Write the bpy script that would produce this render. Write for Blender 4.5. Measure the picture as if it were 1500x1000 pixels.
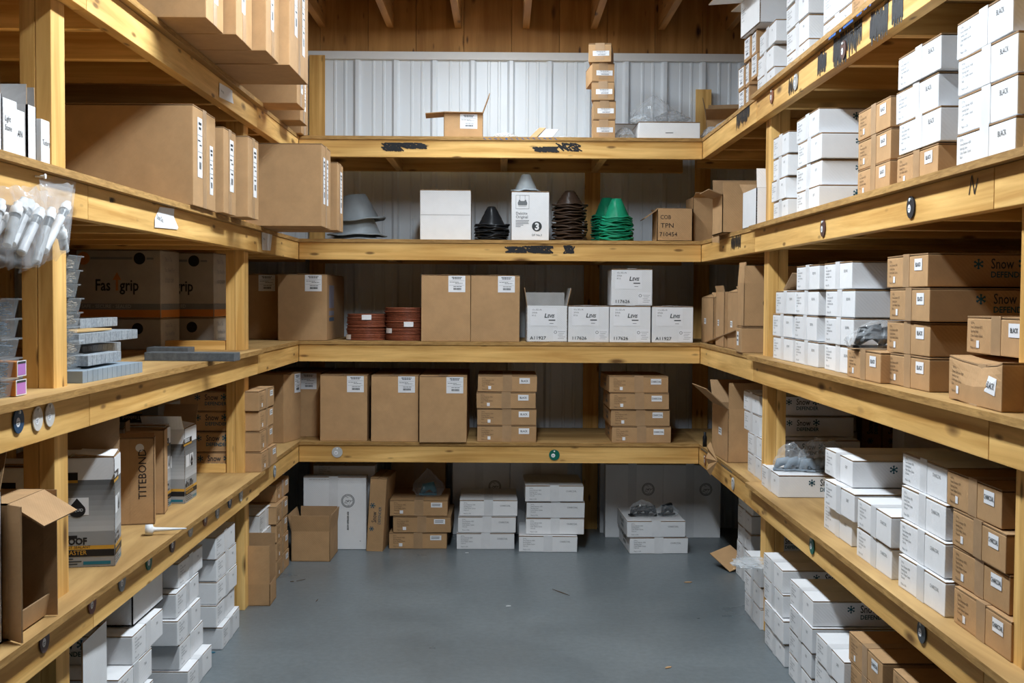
import bpy, bmesh, math, random
from mathutils import Vector, Matrix, noise
R=math.radians; PI=math.pi
sc=bpy.context.scene
for o in list(bpy.data.objects): bpy.data.objects.remove(o)
COL=sc.collection
# ------------------------------------------------------------------ camera
F=1710.0; H=1.35
yaw=13/F; pit=math.atan(64/F); rol=R(.35)
CF=Vector((math.sin(yaw)*math.cos(pit),math.cos(yaw)*math.cos(pit),-math.sin(pit)))
r0=Vector((math.cos(yaw),-math.sin(yaw),0)); u0=r0.cross(CF)
CR=r0*math.cos(rol)+u0*math.sin(rol); CU=u0*math.cos(rol)-r0*math.sin(rol)
CP=Vector((0,0,H))
cd=bpy.data.cameras.new('camera'); cam=bpy.data.objects.new('camera',cd); COL.objects.link(cam)
cd.sensor_width=36; cd.lens=36*F/1500; cd.clip_start=.02; cd.clip_end=60
m=Matrix((CR,CU,-CF)).transposed().to_4x4(); m.translation=CP; cam.matrix_world=m
sc.camera=cam
# ------------------------------------------------------------------ light and exposure
w=bpy.data.worlds.new('World'); sc.world=w; w.use_nodes=True
w.node_tree.nodes['Background'].inputs[0].default_value=(.86,.92,1,1)
w.node_tree.nodes['Background'].inputs[1].default_value=.04
sc.view_settings.view_transform='Standard'; sc.view_settings.look='None'
sc.view_settings.exposure=-.47; sc.view_settings.gamma=1
sc.view_settings.use_curve_mapping=False
sc.cycles.max_bounces=8; sc.cycles.diffuse_bounces=5; sc.cycles.transparent_max_bounces=12
sc.cycles.caustics_reflective=False; sc.cycles.caustics_refractive=False
def area(name,loc,sx,sy,power,col=(.84,.93,1),rot=(0,0,0)):
    l=bpy.data.lights.new(name,'AREA'); l.shape='RECTANGLE'; l.size=sx; l.size_y=sy; l.energy=power; l.color=col
    o=bpy.data.objects.new(name,l); COL.objects.link(o); o.location=loc; o.rotation_euler=rot; return o
LIGHTS=[(0,3.1,125),(0,5.6,33)]     # x, y of each ceiling strip, watts
# ------------------------------------------------------------------ helpers
def proj(P):
    v=Vector(P)-CP; d=v.dot(CF); return 750+F*v.dot(CR)/d, 500-F*v.dot(CU)/d
def ray(px,py): return CF+CR*((px-750)/F)-CU*((py-500)/F)
def atY(px,py,Y):
    d=ray(px,py); return CP+d*(Y/d.y)
def atX(px,py,X):
    d=ray(px,py); return CP+d*(X/d.x)
def atZ(px,py,z=0):
    d=ray(px,py); return CP+d*((z-H)/d.z)
Yb=6.085; XL=-1.065; XR=1.03; YW=6.8
Z1,Z2,Z3,Z4=.594,1.120,1.650,2.182
class Unit:
    def __init__(s,n): s.n=n; s.rot={'back':0,'right':-PI/2,'left':PI/2}[n]
    def W(s,lx,ly,z):
        if s.n=='back': return Vector((lx,Yb+ly,z))
        if s.n=='right': return Vector((XR+ly,Yb-lx,z))
        return Vector((XL-ly,Yb+lx,z))
    def lx(s,px,ly,z):           # where a face plane meets a picture column at a height
        a,b={'back':(-4,4),'right':(-.7,5.6),'left':(-5.6,.7)}[s.n]
        for _ in range(50):
            m=(a+b)/2
            if proj(s.W(m,ly,z))[0]<px: a=m
            else: b=m
        return (a+b)/2
BK,RT,LF=Unit('back'),Unit('right'),Unit('left')
def tag(o,label=None,cat=None,group=None,kind=None):
    if label: o['label']=label
    if cat: o['category']=cat
    if group: o['group']=group
    if kind: o['kind']=kind
    return o
def link(name,me,parent=None,loc=(0,0,0),rot=(0,0,0)):
    o=bpy.data.objects.new(name,me); COL.objects.link(o)
    o.location=loc; o.rotation_euler=rot
    if parent: o.parent=parent
    return o
# ------------------------------------------------------------------ materials
MATS={}
def nt(name,rough=.6,spec=.3,metal=0):
    m=bpy.data.materials.new(name); m.use_nodes=True; n=m.node_tree
    b=n.nodes['Principled BSDF']; b.inputs['Roughness'].default_value=rough
    b.inputs['Specular IOR Level'].default_value=spec; b.inputs['Metallic'].default_value=metal
    MATS[name]=m; return m,n,b
def N(n,t,**k):
    x=n.nodes.new(t)
    for a,v in k.items():
        if a in x.inputs: x.inputs[a].default_value=v
        else: setattr(x,a,v)
    return x
def ramp(n,stops):
    r=n.nodes.new('ShaderNodeValToRGB'); e=r.color_ramp.elements
    while len(e)<len(stops): e.new(.5)
    for i,(p,c) in enumerate(stops): e[i].position=p; e[i].color=(*c,1)
    return r
def coords(n,scale,rnd=True):
    tc=n.nodes.new('ShaderNodeTexCoord'); mp=n.nodes.new('ShaderNodeMapping'); mp.inputs['Scale'].default_value=scale
    if rnd:
        oi=n.nodes.new('ShaderNodeObjectInfo'); mu=N(n,'ShaderNodeMath',operation='MULTIPLY'); mu.inputs[1].default_value=37
        n.links.new(oi.outputs['Random'],mu.inputs[0])
        ad=N(n,'ShaderNodeVectorMath',operation='ADD')
        n.links.new(tc.outputs['Object'],ad.inputs[0]); n.links.new(mu.outputs[0],ad.inputs[1])
        n.links.new(ad.outputs[0],mp.inputs[0])
    else: n.links.new(tc.outputs['Object'],mp.inputs[0])
    return mp
def mix(n,a,b,f=None,fac=.5,mode='MIX'):
    x=n.nodes.new('ShaderNodeMix'); x.data_type='RGBA'; x.blend_type=mode
    x.inputs[0].default_value=fac
    if f is not None: n.links.new(f,x.inputs[0])
    for i,v in ((6,a),(7,b)):
        if isinstance(v,tuple): x.inputs[i].default_value=(*v,1)
        else: n.links.new(v,x.inputs[i])
    return x.outputs[2]
def wood(name,lo,hi,knot=(.16,.075,.02),scale=(1.3,26,26),kn=True,rough=.62):
    m,n,b=nt(name,rough,.25)
    mp=coords(n,scale); no=N(n,'ShaderNodeTexNoise',Scale=1.0,Detail=5.0,Roughness=.6,Distortion=.6)
    n.links.new(mp.outputs[0],no.inputs['Vector'])
    r=ramp(n,[(.36,lo),(.66,hi)]); n.links.new(no.outputs['Fac'],r.inputs[0]); c=r.outputs[0]
    mp2=coords(n,(.9,2.2,2.2)); n2=N(n,'ShaderNodeTexNoise',Scale=2.0,Detail=2.0)
    n.links.new(mp2.outputs[0],n2.inputs['Vector'])
    r2=ramp(n,[(.3,(.78,.74,.68)),(.7,(1.08,1.08,1.08))]); n.links.new(n2.outputs['Fac'],r2.inputs[0])
    c=mix(n,c,r2.outputs[0],fac=1,mode='MULTIPLY')
    if kn:
        mp3=coords(n,(2.6,8,8)); v=N(n,'ShaderNodeTexVoronoi',Scale=1.0)
        n.links.new(mp3.outputs[0],v.inputs['Vector'])
        r3=ramp(n,[(.05,(1,1,1)),(.15,(0,0,0))]); n.links.new(v.outputs['Distance'],r3.inputs[0])
        c=mix(n,c,knot,f=r3.outputs[0])
        mp4=coords(n,(5,17,17)); v4=N(n,'ShaderNodeTexVoronoi',Scale=1.0)
        n.links.new(mp4.outputs[0],v4.inputs['Vector'])
        r4=ramp(n,[(.07,(.85,.85,.85)),(.15,(0,0,0))]); n.links.new(v4.outputs['Distance'],r4.inputs[0])
        c=mix(n,c,knot,f=r4.outputs[0])
    n.links.new(c,b.inputs['Base Color'])
    bu=N(n,'ShaderNodeBump',Strength=.12,Distance=.002); n.links.new(no.outputs['Fac'],bu.inputs['Height']); n.links.new(bu.outputs[0],b.inputs['Normal'])
    return m
wood('pine',(.60,.325,.088),(.90,.58,.21))
wood('ply',(.35,.205,.075),(.58,.375,.155),scale=(1.0,9,9),kn=False)
wood('ply_edge',(.30,.165,.05),(.52,.31,.11),scale=(14,90,120),kn=False)
wood('plank',(.32,.15,.04),(.52,.27,.085),knot=(.05,.02,.01),scale=(1.0,14,14))
wood('sample_wood',(.42,.26,.11),(.6,.42,.2),kn=False)
def card(name,c,var=.10,rough=.72,rib=True,mott=14.0):
    m,n,b=nt(name,rough,.2)
    mp=coords(n,(1,1,1)); no=N(n,'ShaderNodeTexNoise',Scale=mott,Detail=4.0,Roughness=.65)
    n.links.new(mp.outputs[0],no.inputs['Vector'])
    lo=tuple(x*(1-var) for x in c); hi=tuple(min(1,x*(1+var*.7)) for x in c)
    r=ramp(n,[(.3,lo),(.7,hi)]); n.links.new(no.outputs['Fac'],r.inputs[0])
    oi=n.nodes.new('ShaderNodeObjectInfo'); r2=ramp(n,[(0,(.90,.90,.90)),(1,(1.04,1.03,1.02))]); n.links.new(oi.outputs['Random'],r2.inputs[0])
    c2=mix(n,r.outputs[0],r2.outputs[0],fac=1,mode='MULTIPLY')
    n.links.new(c2,b.inputs['Base Color'])
    if rib:
        wv=N(n,'ShaderNodeTexWave',Scale=55.0,Distortion=.4); wv.bands_direction='DIAGONAL'
        n.links.new(mp.outputs[0],wv.inputs['Vector'])
        ad=N(n,'ShaderNodeMath',operation='MULTIPLY_ADD'); ad.inputs[1].default_value=.25
        n.links.new(wv.outputs['Fac'],ad.inputs[0]); n.links.new(no.outputs['Fac'],ad.inputs[2])
        bu=N(n,'ShaderNodeBump',Strength=.25,Distance=.003); n.links.new(ad.outputs[0],bu.inputs['Height']); n.links.new(bu.outputs[0],b.inputs['Normal'])
    return m
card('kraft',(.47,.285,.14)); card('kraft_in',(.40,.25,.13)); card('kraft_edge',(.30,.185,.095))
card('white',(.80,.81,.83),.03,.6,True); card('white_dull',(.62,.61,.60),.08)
card('tape_brown',(.40,.255,.14),.12,.32,False); card('tape_white',(.73,.74,.76),.06,.28,False)
card('paper',(.84,.85,.88),.02,.5,False)
card('grey_print',(.19,.20,.21),.08,.45,False); card('lightgrey_print',(.50,.52,.54),.08,.45,False)
card('midgrey_print',(.30,.31,.32),.05,.45,False)
for k_ in range(10): card('grad%d'%k_,tuple((.52-.043*k_)*q for q in (.97,1,1.03)),.03,.45,False)
card('fast_board',(.42,.38,.33))
card('black_print',(.018,.018,.02),.1,.45,False); card('gold_print',(.62,.34,.05),.08,.45,False)
card('orange_print',(.55,.20,.04),.08,.45,False)
card('ink',(.045,.05,.055),.1,.6,False); card('ink_soft',(.17,.18,.19),.1,.6,False); card('ink_teal',(.02,.10,.14),.1,.6,False)
card('ink_brown',(.10,.065,.04),.1,.6,False); card('ink_blue',(.02,.10,.34),.1,.6,False); card('marker',(.02,.02,.022),.2,.5,False)
card('violet_print',(.48,.20,.55),.1,.4,False); card('purple_grey',(.30,.30,.38),.1,.5,False)
card('rubber_grey',(.30,.34,.37),.08,.38,False); card('rubber_black',(.012,.013,.015),.1,.3,False); card('rubber_silver',(.42,.47,.50),.06,.35,False)
card('rubber_brown',(.055,.033,.022),.1,.35,False); card('rubber_green',(.012,.25,.13),.1,.33,False)
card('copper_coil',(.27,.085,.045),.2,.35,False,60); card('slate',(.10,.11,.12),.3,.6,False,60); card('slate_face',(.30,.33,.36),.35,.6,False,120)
card('seal',(.26,.32,.38),.1,.5,False)
card('plastic_white',(.80,.82,.84),.03,.3,False); card('screw_metal',(.42,.36,.28),.4,.35,False,150); card('screw_dark',(.10,.14,.19),.4,.35,False,150)
card('joist_wood',(.34,.19,.075),.2,.7,False)
for nm,c in dict(d_black=(.03,.03,.035),d_brown=(.10,.05,.04),d_redbrown=(.19,.055,.035),d_grey=(.26,.28,.30),d_green=(.01,.13,.09),d_lgrey=(.46,.47,.47),
                 d_blue=(.03,.08,.16),d_white=(.66,.64,.61),d_rust=(.24,.08,.035),d_bluegreen=(.02,.16,.24),d_char=(.06,.065,.07)).items(): card(nm,c,.05,.3,False)
m,n,b=nt('steel_liner',.36,.5,.0)
mp=coords(n,(3,3,.8),False); no=N(n,'ShaderNodeTexNoise',Scale=1.5,Detail=3.0); n.links.new(mp.outputs[0],no.inputs['Vector'])
r=ramp(n,[(.3,(.74,.80,.86)),(.7,(.82,.88,.94))]); n.links.new(no.outputs['Fac'],r.inputs[0]); n.links.new(r.outputs[0],b.inputs['Base Color'])
m,n,b=nt('concrete',.34,.42)
mp=coords(n,(1,1,1),False)
a1=N(n,'ShaderNodeTexNoise',Scale=1.3,Detail=6.0,Roughness=.6); a2=N(n,'ShaderNodeTexNoise',Scale=38.0,Detail=6.0,Roughness=.7); 
for x in (a1,a2): n.links.new(mp.outputs[0],x.inputs['Vector'])
r=ramp(n,[(.3,(.105,.126,.138)),(.7,(.158,.184,.197))]); n.links.new(a1.outputs['Fac'],r.inputs[0])
r2=ramp(n,[(.3,(.82,.82,.82)),(.7,(1.12,1.12,1.12))]); n.links.new(a2.outputs['Fac'],r2.inputs[0])
n.links.new(mix(n,r.outputs[0],r2.outputs[0],fac=1,mode='MULTIPLY'),b.inputs['Base Color'])
r3=ramp(n,[(.3,(.26,.26,.26)),(.75,(.46,.46,.46))]); n.links.new(a1.outputs['Fac'],r3.inputs[0]); n.links.new(r3.outputs[0],b.inputs['Roughness'])
bu=N(n,'ShaderNodeBump',Strength=.06,Distance=.003); n.links.new(a2.outputs['Fac'],bu.inputs['Height']); n.links.new(bu.outputs[0],b.inputs['Normal'])
def clear(name,tint,amt,rough=.12,fk=.6):
    m=bpy.data.materials.new(name); m.use_nodes=True; n=m.node_tree; n.nodes.clear()
    out=n.nodes.new('ShaderNodeOutputMaterial'); tr=n.nodes.new('ShaderNodeBsdfTransparent'); gl=n.nodes.new('ShaderNodeBsdfPrincipled')
    gl.inputs['Base Color'].default_value=(*tint,1); gl.inputs['Roughness'].default_value=rough; gl.inputs['Specular IOR Level'].default_value=.9
    lw=n.nodes.new('ShaderNodeLayerWeight'); lw.inputs[0].default_value=.35
    ma=N(n,'ShaderNodeMath',operation='MULTIPLY_ADD'); ma.inputs[1].default_value=fk; ma.inputs[2].default_value=amt; ma.use_clamp=True
    n.links.new(lw.outputs['Facing'],ma.inputs[0])
    mx=n.nodes.new('ShaderNodeMixShader'); n.links.new(ma.outputs[0],mx.inputs[0]); n.links.new(tr.outputs[0],mx.inputs[1]); n.links.new(gl.outputs[0],mx.inputs[2]); n.links.new(mx.outputs[0],out.inputs[0])
    MATS[name]=m
clear('bag_film',(.66,.70,.74),.07,.10,.38); clear('tub_film',(.70,.76,.80),.05,.15,.28); clear('wrap_film',(.68,.73,.77),.25,.15,.4)
m,n,b=nt('lamp_glow'); b.inputs['Emission Color'].default_value=(.84,.93,1,1); b.inputs['Emission Strength'].default_value=42; b.inputs['Base Color'].default_value=(1,1,1,1)
card('enamel',(.75,.77,.78),.02,.4,False)
M=MATS
# ------------------------------------------------------------------ mesh builder
TC={}
def text_geo(s,bold=0):
    key=(s,bold)
    if key not in TC:
        c=bpy.data.curves.new('t','FONT'); c.body=s; c.size=1; c.resolution_u=2; c.fill_mode='FRONT'; c.offset=bold
        o=bpy.data.objects.new('t',c); COL.objects.link(o); bpy.context.view_layer.update()
        me=bpy.data.meshes.new_from_object(o)
        v=[p.co.copy() for p in me.vertices]; f=[tuple(p.vertices) for p in me.polygons]
        mx=max([p.x for p in v] or [1]); bpy.data.objects.remove(o); bpy.data.curves.remove(c); bpy.data.meshes.remove(me)
        TC[key]=(v,f,mx)
    return TC[key]
class MB:
    def __init__(s): s.v=[]; s.f=[]; s.m=[]; s.mats=[]; s.sm=[]
    def mi(s,mat):
        if mat not in s.mats: s.mats.append(mat)
        return s.mats.index(mat)
    def add(s,vs,fs,mat,smooth=False):
        b=len(s.v); s.v+= [tuple(x) for x in vs]; k=s.mi(mat)
        for f in fs: s.f.append(tuple(b+i for i in f)); s.m.append(k); s.sm.append(smooth)
    def quad(s,a,b,c,d,mat): s.add([a,b,c,d],[(0,1,2,3)],mat)
    def hexa(s,P,mats):     # P: 8 points, bottom 4 ccw then top 4; mats: one or six (bottom, top, front, right, back, left)
        if isinstance(mats,str): mats=[mats]*6
        F6=[(3,2,1,0),(4,5,6,7),(0,1,5,4),(1,2,6,5),(2,3,7,6),(3,0,4,7)]
        b=len(s.v); s.v+=[tuple(x) for x in P]
        for f,mt in zip(F6,mats): s.f.append(tuple(b+i for i in f)); s.m.append(s.mi(mt)); s.sm.append(False)
    def box(s,x0,x1,y0,y1,z0,z1,mats):
        s.hexa([(x0,y0,z0),(x1,y0,z0),(x1,y1,z0),(x0,y1,z0),(x0,y0,z1),(x1,y0,z1),(x1,y1,z1),(x0,y1,z1)],mats)
    def bbox(s,x0,x1,y0,y1,z0,z1,mat,bv=.003,jit=0,rnd=None):
        bm=bmesh.new(); g=bmesh.ops.create_cube(bm,size=1)
        for v in bm.verts:
            v.co=Vector(((x0+x1)/2+v.co.x*(x1-x0),(y0+y1)/2+v.co.y*(y1-y0),(z0+z1)/2+v.co.z*(z1-z0)))
            if jit: v.co+=Vector((rnd.uniform(-jit,jit),0,rnd.uniform(-jit,jit)*.5))
        bmesh.ops.bevel(bm,geom=bm.edges[:],offset=bv,segments=2,profile=.7,affect='EDGES')
        bm.verts.index_update(); s.add([v.co for v in bm.verts],[tuple(v.index for v in f.verts) for f in bm.faces],mat); bm.free()
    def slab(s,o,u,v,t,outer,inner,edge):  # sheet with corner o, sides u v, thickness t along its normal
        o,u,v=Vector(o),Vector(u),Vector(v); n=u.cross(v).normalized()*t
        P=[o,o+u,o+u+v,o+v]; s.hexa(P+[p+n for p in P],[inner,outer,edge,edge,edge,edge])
    def text(s,t,size,T,mat,xs=1.0,centre=False,bold=0):
        v,f,mx=text_geo(t,bold); ox=-mx*size*xs/2 if centre else 0
        s.add([T(p.x*size*xs+ox,p.y*size) for p in v],f,mat)
    def disc(s,r,T,mat,n=28,r0=0,sy=1):
        if r0: s.add([T(r*math.cos(a),r*sy*math.sin(a)) for a in [2*PI*i/n for i in range(n)]]+[T(r0*math.cos(a),r0*sy*math.sin(a)) for a in [2*PI*i/n for i in range(n)]],[(i,(i+1)%n,n+(i+1)%n,n+i) for i in range(n)],mat)
        else: s.add([T(r*math.cos(2*PI*i/n),r*sy*math.sin(2*PI*i/n)) for i in range(n)],[tuple(range(n))],mat)
    def rect(s,x0,x1,z0,z1,T,mat): s.add([T(x0,z0),T(x1,z0),T(x1,z1),T(x0,z1)],[(0,1,2,3)],mat)
    def star(s,r,T,mat,cx=0,cz=0):
        for k in range(3):
            a=PI/3*k+PI/6; c,q=math.cos(a),math.sin(a); w_=r*.13
            s.add([T(cx+c*x-q*y,cz+q*x+c*y) for x,y in ((-r,-w_),(r,-w_),(r,w_),(-r,w_))],[(0,1,2,3)],mat)
            for sg in (-1,1):
                for e in (-1,1):
                    b=[(sg*r*.55,0),(sg*r*.85,e*r*.30),(sg*r*.95,e*r*.22),(sg*r*.7,0)]
                    s.add([T(cx+c*x-q*y,cz+q*x+c*y) for x,y in b],[(0,1,2,3)],mat)
    def lathe(s,prof,mat,n=28,c=(0,0,0),wob=0,sq=0):
        b=[]
        for k,(r,z) in enumerate(prof):
            for i in range(n):
                a=2*PI*i/n; rr=r*(1+wob*math.sin(a*5+k)) 
                if sq and k<=1: rr=r/max(abs(math.cos(a)),abs(math.sin(a)))**sq
                b.append((c[0]+rr*math.cos(a),c[1]+rr*math.sin(a),c[2]+z+(wob*r*.5*math.sin(a*3+k*2))))
        fs=[(k*n+i,k*n+(i+1)%n,(k+1)*n+(i+1)%n,(k+1)*n+i) for k in range(len(prof)-1) for i in range(n)]
        s.add(b,fs,mat,True)
    def tube(s,pts,r,mat,n=8,cap=True):
        pts=[Vector(p) for p in pts]; vs=[]
        for i,p in enumerate(pts):
            d=(pts[min(i+1,len(pts)-1)]-pts[max(i-1,0)]).normalized()
            a=d.cross(Vector((0,0,1)) if abs(d.z)<.9 else Vector((1,0,0))).normalized(); b=d.cross(a)
            rr=r[i] if isinstance(r,(list,tuple)) else r
            vs+=[p+a*rr*math.cos(2*PI*k/n)+b*rr*math.sin(2*PI*k/n) for k in range(n)]
        fs=[(i*n+k,i*n+(k+1)%n,(i+1)*n+(k+1)%n,(i+1)*n+k) for i in range(len(pts)-1) for k in range(n)]
        s.add(vs,fs,mat,True)
        if cap: s.add(vs[:n],[tuple(range(n))],mat); s.add(vs[-n:],[tuple(range(n-1,-1,-1))],mat)
    def mesh(s,name):
        me=bpy.data.meshes.new(name); me.from_pydata(s.v,[],s.f)
        for x in s.mats: me.materials.append(M[x])
        me.polygons.foreach_set('material_index',s.m); me.polygons.foreach_set('use_smooth',s.sm); me.update()
        return me
EPS=.0009
def faceT(side,w_,d,h,e=EPS):
    return {'front':lambda u,v:(u,-e,v),'right':lambda u,v:(w_+e,u,v),'left':lambda u,v:(-e,d-u,v),'back':lambda u,v:(w_-u,d+e,v),'top':lambda u,v:(u,v,h+e)}[side]
# ------------------------------------------------------------------ cartons
def carton_body(w_,d,h,mat,prints=(),seed=0,seam=True):
    rn=random.Random(seed); b=MB()
    b.bbox(0,w_,0,d,.001,h-.006,mat,.003,.0012,rn)
    g=.0012
    if seam:
        t=.0032; z=h-.0042
        for x0,x1,lo in ((.0005,w_/2-g,0),(w_/2+g,w_-.0005,1)):
            za,zb=(z-.0008*rn.random(),z+.0004) if lo==0 else (z+.0004,z-.0008*rn.random())
            P=[(x0,.0005,za),(x1,.0005,zb),(x1,d-.0005,zb),(x0,d-.0005,za)]
            b.hexa(P+[(p[0],p[1],p[2]+t) for p in P],['kraft_edge',mat]+['kraft_edge']*4)
    for p in prints: p(b,w_,d,h)
    return b.mesh('carton_body')
SMALL=['50 Pcs.','Snow Defender 4500','Standing Seam','Code: Rubber Gasket','','Made in USA']
def p_small(x=.022,z=.068,s=.0088,ink='ink_soft',colour=None,side='front'):
    L=list(SMALL); L[4]=colour or 'Charcoal'
    def f(b,w_,d,h):
        T=faceT(side,w_,d,h)
        for i,t in enumerate(L):
            zz=z-i*s*1.12-(s*.9 if i==5 else 0)
            b.text(t,s,lambda u,v:T(x+u,zz+v),ink,.82)
    return f
def p_word(t,x,z,s,ink='ink',side='front',xs=.8):
    def f(b,w_,d,h):
        T=faceT(side,w_,d,h); b.text(t,s,lambda u,v:T(x+u,z+v),ink,xs,True)
    return f
def p_snow(side,x,z,k=1.0,ink='ink_teal',ink2='ink',flip=False,turn=False):
    def f(b,w_,d,h):
        T0=faceT(side,w_,d,h)
        if turn: T=lambda u,v:T0(x-v*k,z+u*k)
        elif flip: T=lambda u,v:T0(x-u*k,z-v*k)
        else: T=lambda u,v:T0(x+u*k,z+v*k)
        b.star(.013,T,ink,-.068,.012); b.star(.015,T,ink,.046,.014)
        b.text('Snow',.036,lambda u,v:T(-.008+u,.001+v),ink2,.72,True,.012)
        b.text('DEFENDER',.021,lambda u,v:T(.010+u,-.021+v),ink,.92,True,.02)
    return f
def p_bars(x,z,wd,n,step,ink='ink_soft',side='front',seed=1,hh=.003):
    def f(b,w_,d,h):
        rn=random.Random(seed); T=faceT(side,w_,d,h)
        for i in range(n):
            u=x
            L=wd*rn.uniform(.45,1)
            while u<x+L:
                q=rn.uniform(.006,.018); b.rect(u,min(u+q,x+L),z-i*step,z-i*step+hh,T,ink); u+=q+.003
    return f
def p_emblem(x,z,r,side='front',ink='ink_soft'):
    def f(b,w_,d,h):
        T0=faceT(side,w_,d,h); T=lambda u,v:T0(x+u,z+v)
        b.disc(r,T,ink,32,r*.93); b.disc(r*.78,T,ink,32,r*.73)
        rn=random.Random(5)
        for k in range(26):
            a=2*PI*k/26; b.rect(-.0015,.0015,-.003,.003,lambda u,v:T(r*.85*math.cos(a)+u,r*.85*math.sin(a)+v),ink)
        for k in range(14):
            a,q=rn.uniform(0,2*PI),rn.uniform(0,.6)*r; L=r*.2
            b.rect(-L,L,-.0012,.0012,lambda u,v:T(q*math.cos(a)+u*math.cos(k),q*math.sin(a)+v+u*math.sin(k)),ink)
    return f
def tape_mesh(w_,d,h,mat,tw=.048,front=1.0,x=None):
    x=w_/2 if x is None else x; b=MB(); e=.0006; t=.0004; a,c=x-tw/2,x+tw/2
    b.box(a,c,-e,d+e,h-.0008,h+e,mat); b.box(a,c,-e-t,-e+.0004,h*(1-front)+.001,h+e,mat); b.box(a,c,d,d+e+t,h*.6,h+e,mat)
    return b.mesh('packing_tape')
def label_mesh(x,z,w_,h,kind='word',txt='',tilt=0,side='front',W_=0,D=0,HH=0,seed=0):
    b=MB(); T0=faceT(side,W_,D,HH,.0012); c,s=math.cos(tilt),math.sin(tilt)
    T=lambda u,v:T0(x+u*c-v*s,z+u*s+v*c)
    b.rect(-w_/2,w_/2,-h/2,h/2,T,'paper')
    T1=faceT(side,W_,D,HH,.0018); TT=lambda u,v:T1(x+u*c-v*s,z+u*s+v*c)
    if kind=='word': b.text(txt,h*.5,lambda u,v:TT(u,v-h*.17),'ink',.8*min(1,w_/(len(txt)*h*.28+.001)),True,.015)
    if kind=='ship':
        rn=random.Random(seed)
        def ln(v,hh,a=-.42,bq=.42):
            u=a*w_
            while u<bq*w_:
                q=rn.uniform(.06,.16)*w_; b.rect(u,min(u+q,bq*w_),v*h,v*h+hh*h,TT,'ink'); u+=q+.02*w_
        ln(.38,.045,-.3,.3); ln(.30,.045,-.25,.25); b.rect(-.45*w_,.45*w_,.2*h,.21*h,TT,'ink_soft')
        ln(.10,.025,-.42,.1); ln(.03,.025,-.1,.35); b.rect(-.45*w_,.45*w_,-.08*h,-.07*h,TT,'ink_soft'); ln(-.17,.03,-.2,.3)
        u=-.2*w_
        while u<.25*w_: q=rn.uniform(.008,.03)*w_; b.rect(u,u+q,-.36*h,-.24*h,TT,'ink'); u+=q+.012*w_
    if kind=='lines':
        rn=random.Random(seed)
        for k in range(2): b.rect(-.4*w_,(.1+rn.random()*.3)*w_,(.12-.3*k)*h,(.25-.3*k)*h,TT,'ink_soft')
    return b.mesh('paper_label')
KC={}
def kind(key,w_,d,h,mat,prints=(),labels=(),tape=True,nv=3,seam=True,tfront=1.0,tape_x=None):
    vs=[[('body',carton_body(w_,d,h,mat,prints,seed=hash(key)%999+i if False else len(KC)*7+i,seam=seam))] for i in range(nv)]
    extra=[]
    if tape: extra.append(('packing_tape',tape_mesh(w_,d,h,'tape_white' if mat in('white','white_dull') else 'tape_brown',front=tfront,x=tape_x)))
    for i,L in enumerate(labels): extra.append(('paper_label',label_mesh(W_=w_,D=d,HH=h,seed=i,**L)))
    KC[key]=(w_,d,h,[v+extra for v in vs])
RN=random.Random(11)
def put(key,P,rot,label,group=None,cat='box',name='cardboard_carton',tilt=(0,0)):
    w_,d,h,vs=KC[key]
    r=link(name,None,None,P,(tilt[0],tilt[1],rot)); r.empty_display_size=.05
    tag(r,label,cat,group)
    for nm,me in RN.choice(vs): link(nm,me,r)
    return r
ORD={1:[''],2:['bottom','top'],3:['bottom','middle','top'],4:['bottom','second from bottom','third from bottom','top'],
 5:['bottom','second from bottom','middle','fourth from bottom','top'],6:['bottom','second from bottom','third from bottom','fourth from bottom','fifth from bottom','top']}
STK=[]
def stack(U,px,z0,keys,look,where,ly=.03,group=None,jx=.006,jy=.008,jr=1.2,dx=None,dy=None,rot=0,mirror=False):
    """keys bottom to top; px = picture column(s) of the left edge of each face."""
    z=z0; out=[]
    n=len(keys); 
    for i,k in enumerate(keys):
        w_,d,h,_=KC[k]; p=px[i] if isinstance(px,(list,tuple)) else px
        yy=ly+(dy[i] if dy else RN.uniform(0,jy))
        lx=U.lx(p,yy,z+h/2)+(0 if isinstance(px,(list,tuple)) else RN.uniform(-jx,jx))
        P=U.W(lx,yy,z); lk=look if isinstance(look,str) else look[i]
        lab=(ORD[n][i]+' '+lk+' '+where).strip()
        out.append(put(k,P,U.rot+R(rot)+R(RN.uniform(-jr,jr)),lab,group)); z+=h+.0008
    return out
def sdlabels(word,pos=.245,z=.058):
    return [dict(x=pos,z=z,w_=.055,h=.030,kind='word',txt=word),dict(x=.062,z=.022,w_=.015,h=.017,kind='none')]
W_,D_,H_=.31,.40,.087
sn=[p_snow('right',.195,.046),p_snow('left',.205,.046)]
for wd in ('BLACK','CHARCOAL'):
    kind('brown_'+wd,W_,D_,H_,'kraft',[p_small(ink='ink_brown',colour=wd.title())]+sn,sdlabels(wd),nv=4)
kind('brown_lines',W_,D_,H_,'kraft',[p_small(ink='ink_brown')]+sn,[dict(x=.25,z=.06,w_=.06,h=.026,kind='lines'),dict(x=.062,z=.022,w_=.018,h=.017,kind='none')])
for wd in ('BLACK','BROWN','GREY','CHARCOAL','TAN','BUFF'):
    kind('white_'+wd,W_,D_,H_,'white',[p_small(colour=wd.title()),p_word(wd,.245,.052,.017 if wd=='BLACK' else .013,'ink' if wd=='BLACK' else 'ink_soft')]+sn,nv=3)
kind('small_BUFF',.235,D_,.083,'white',[p_small(colour='Buff',z=.062,s=.0075,x=.015),p_word('BUFF',.185,.05,.012,'ink_soft')]+sn)
kind('plain_white',W_,D_,H_,'white_dull',[p_small(colour='Tan')]+sn)
SHIP=lambda x,z,w_=.088,h=.085,**k:dict(x=x,z=z,w_=w_,h=h,kind='ship',**k)
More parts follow.
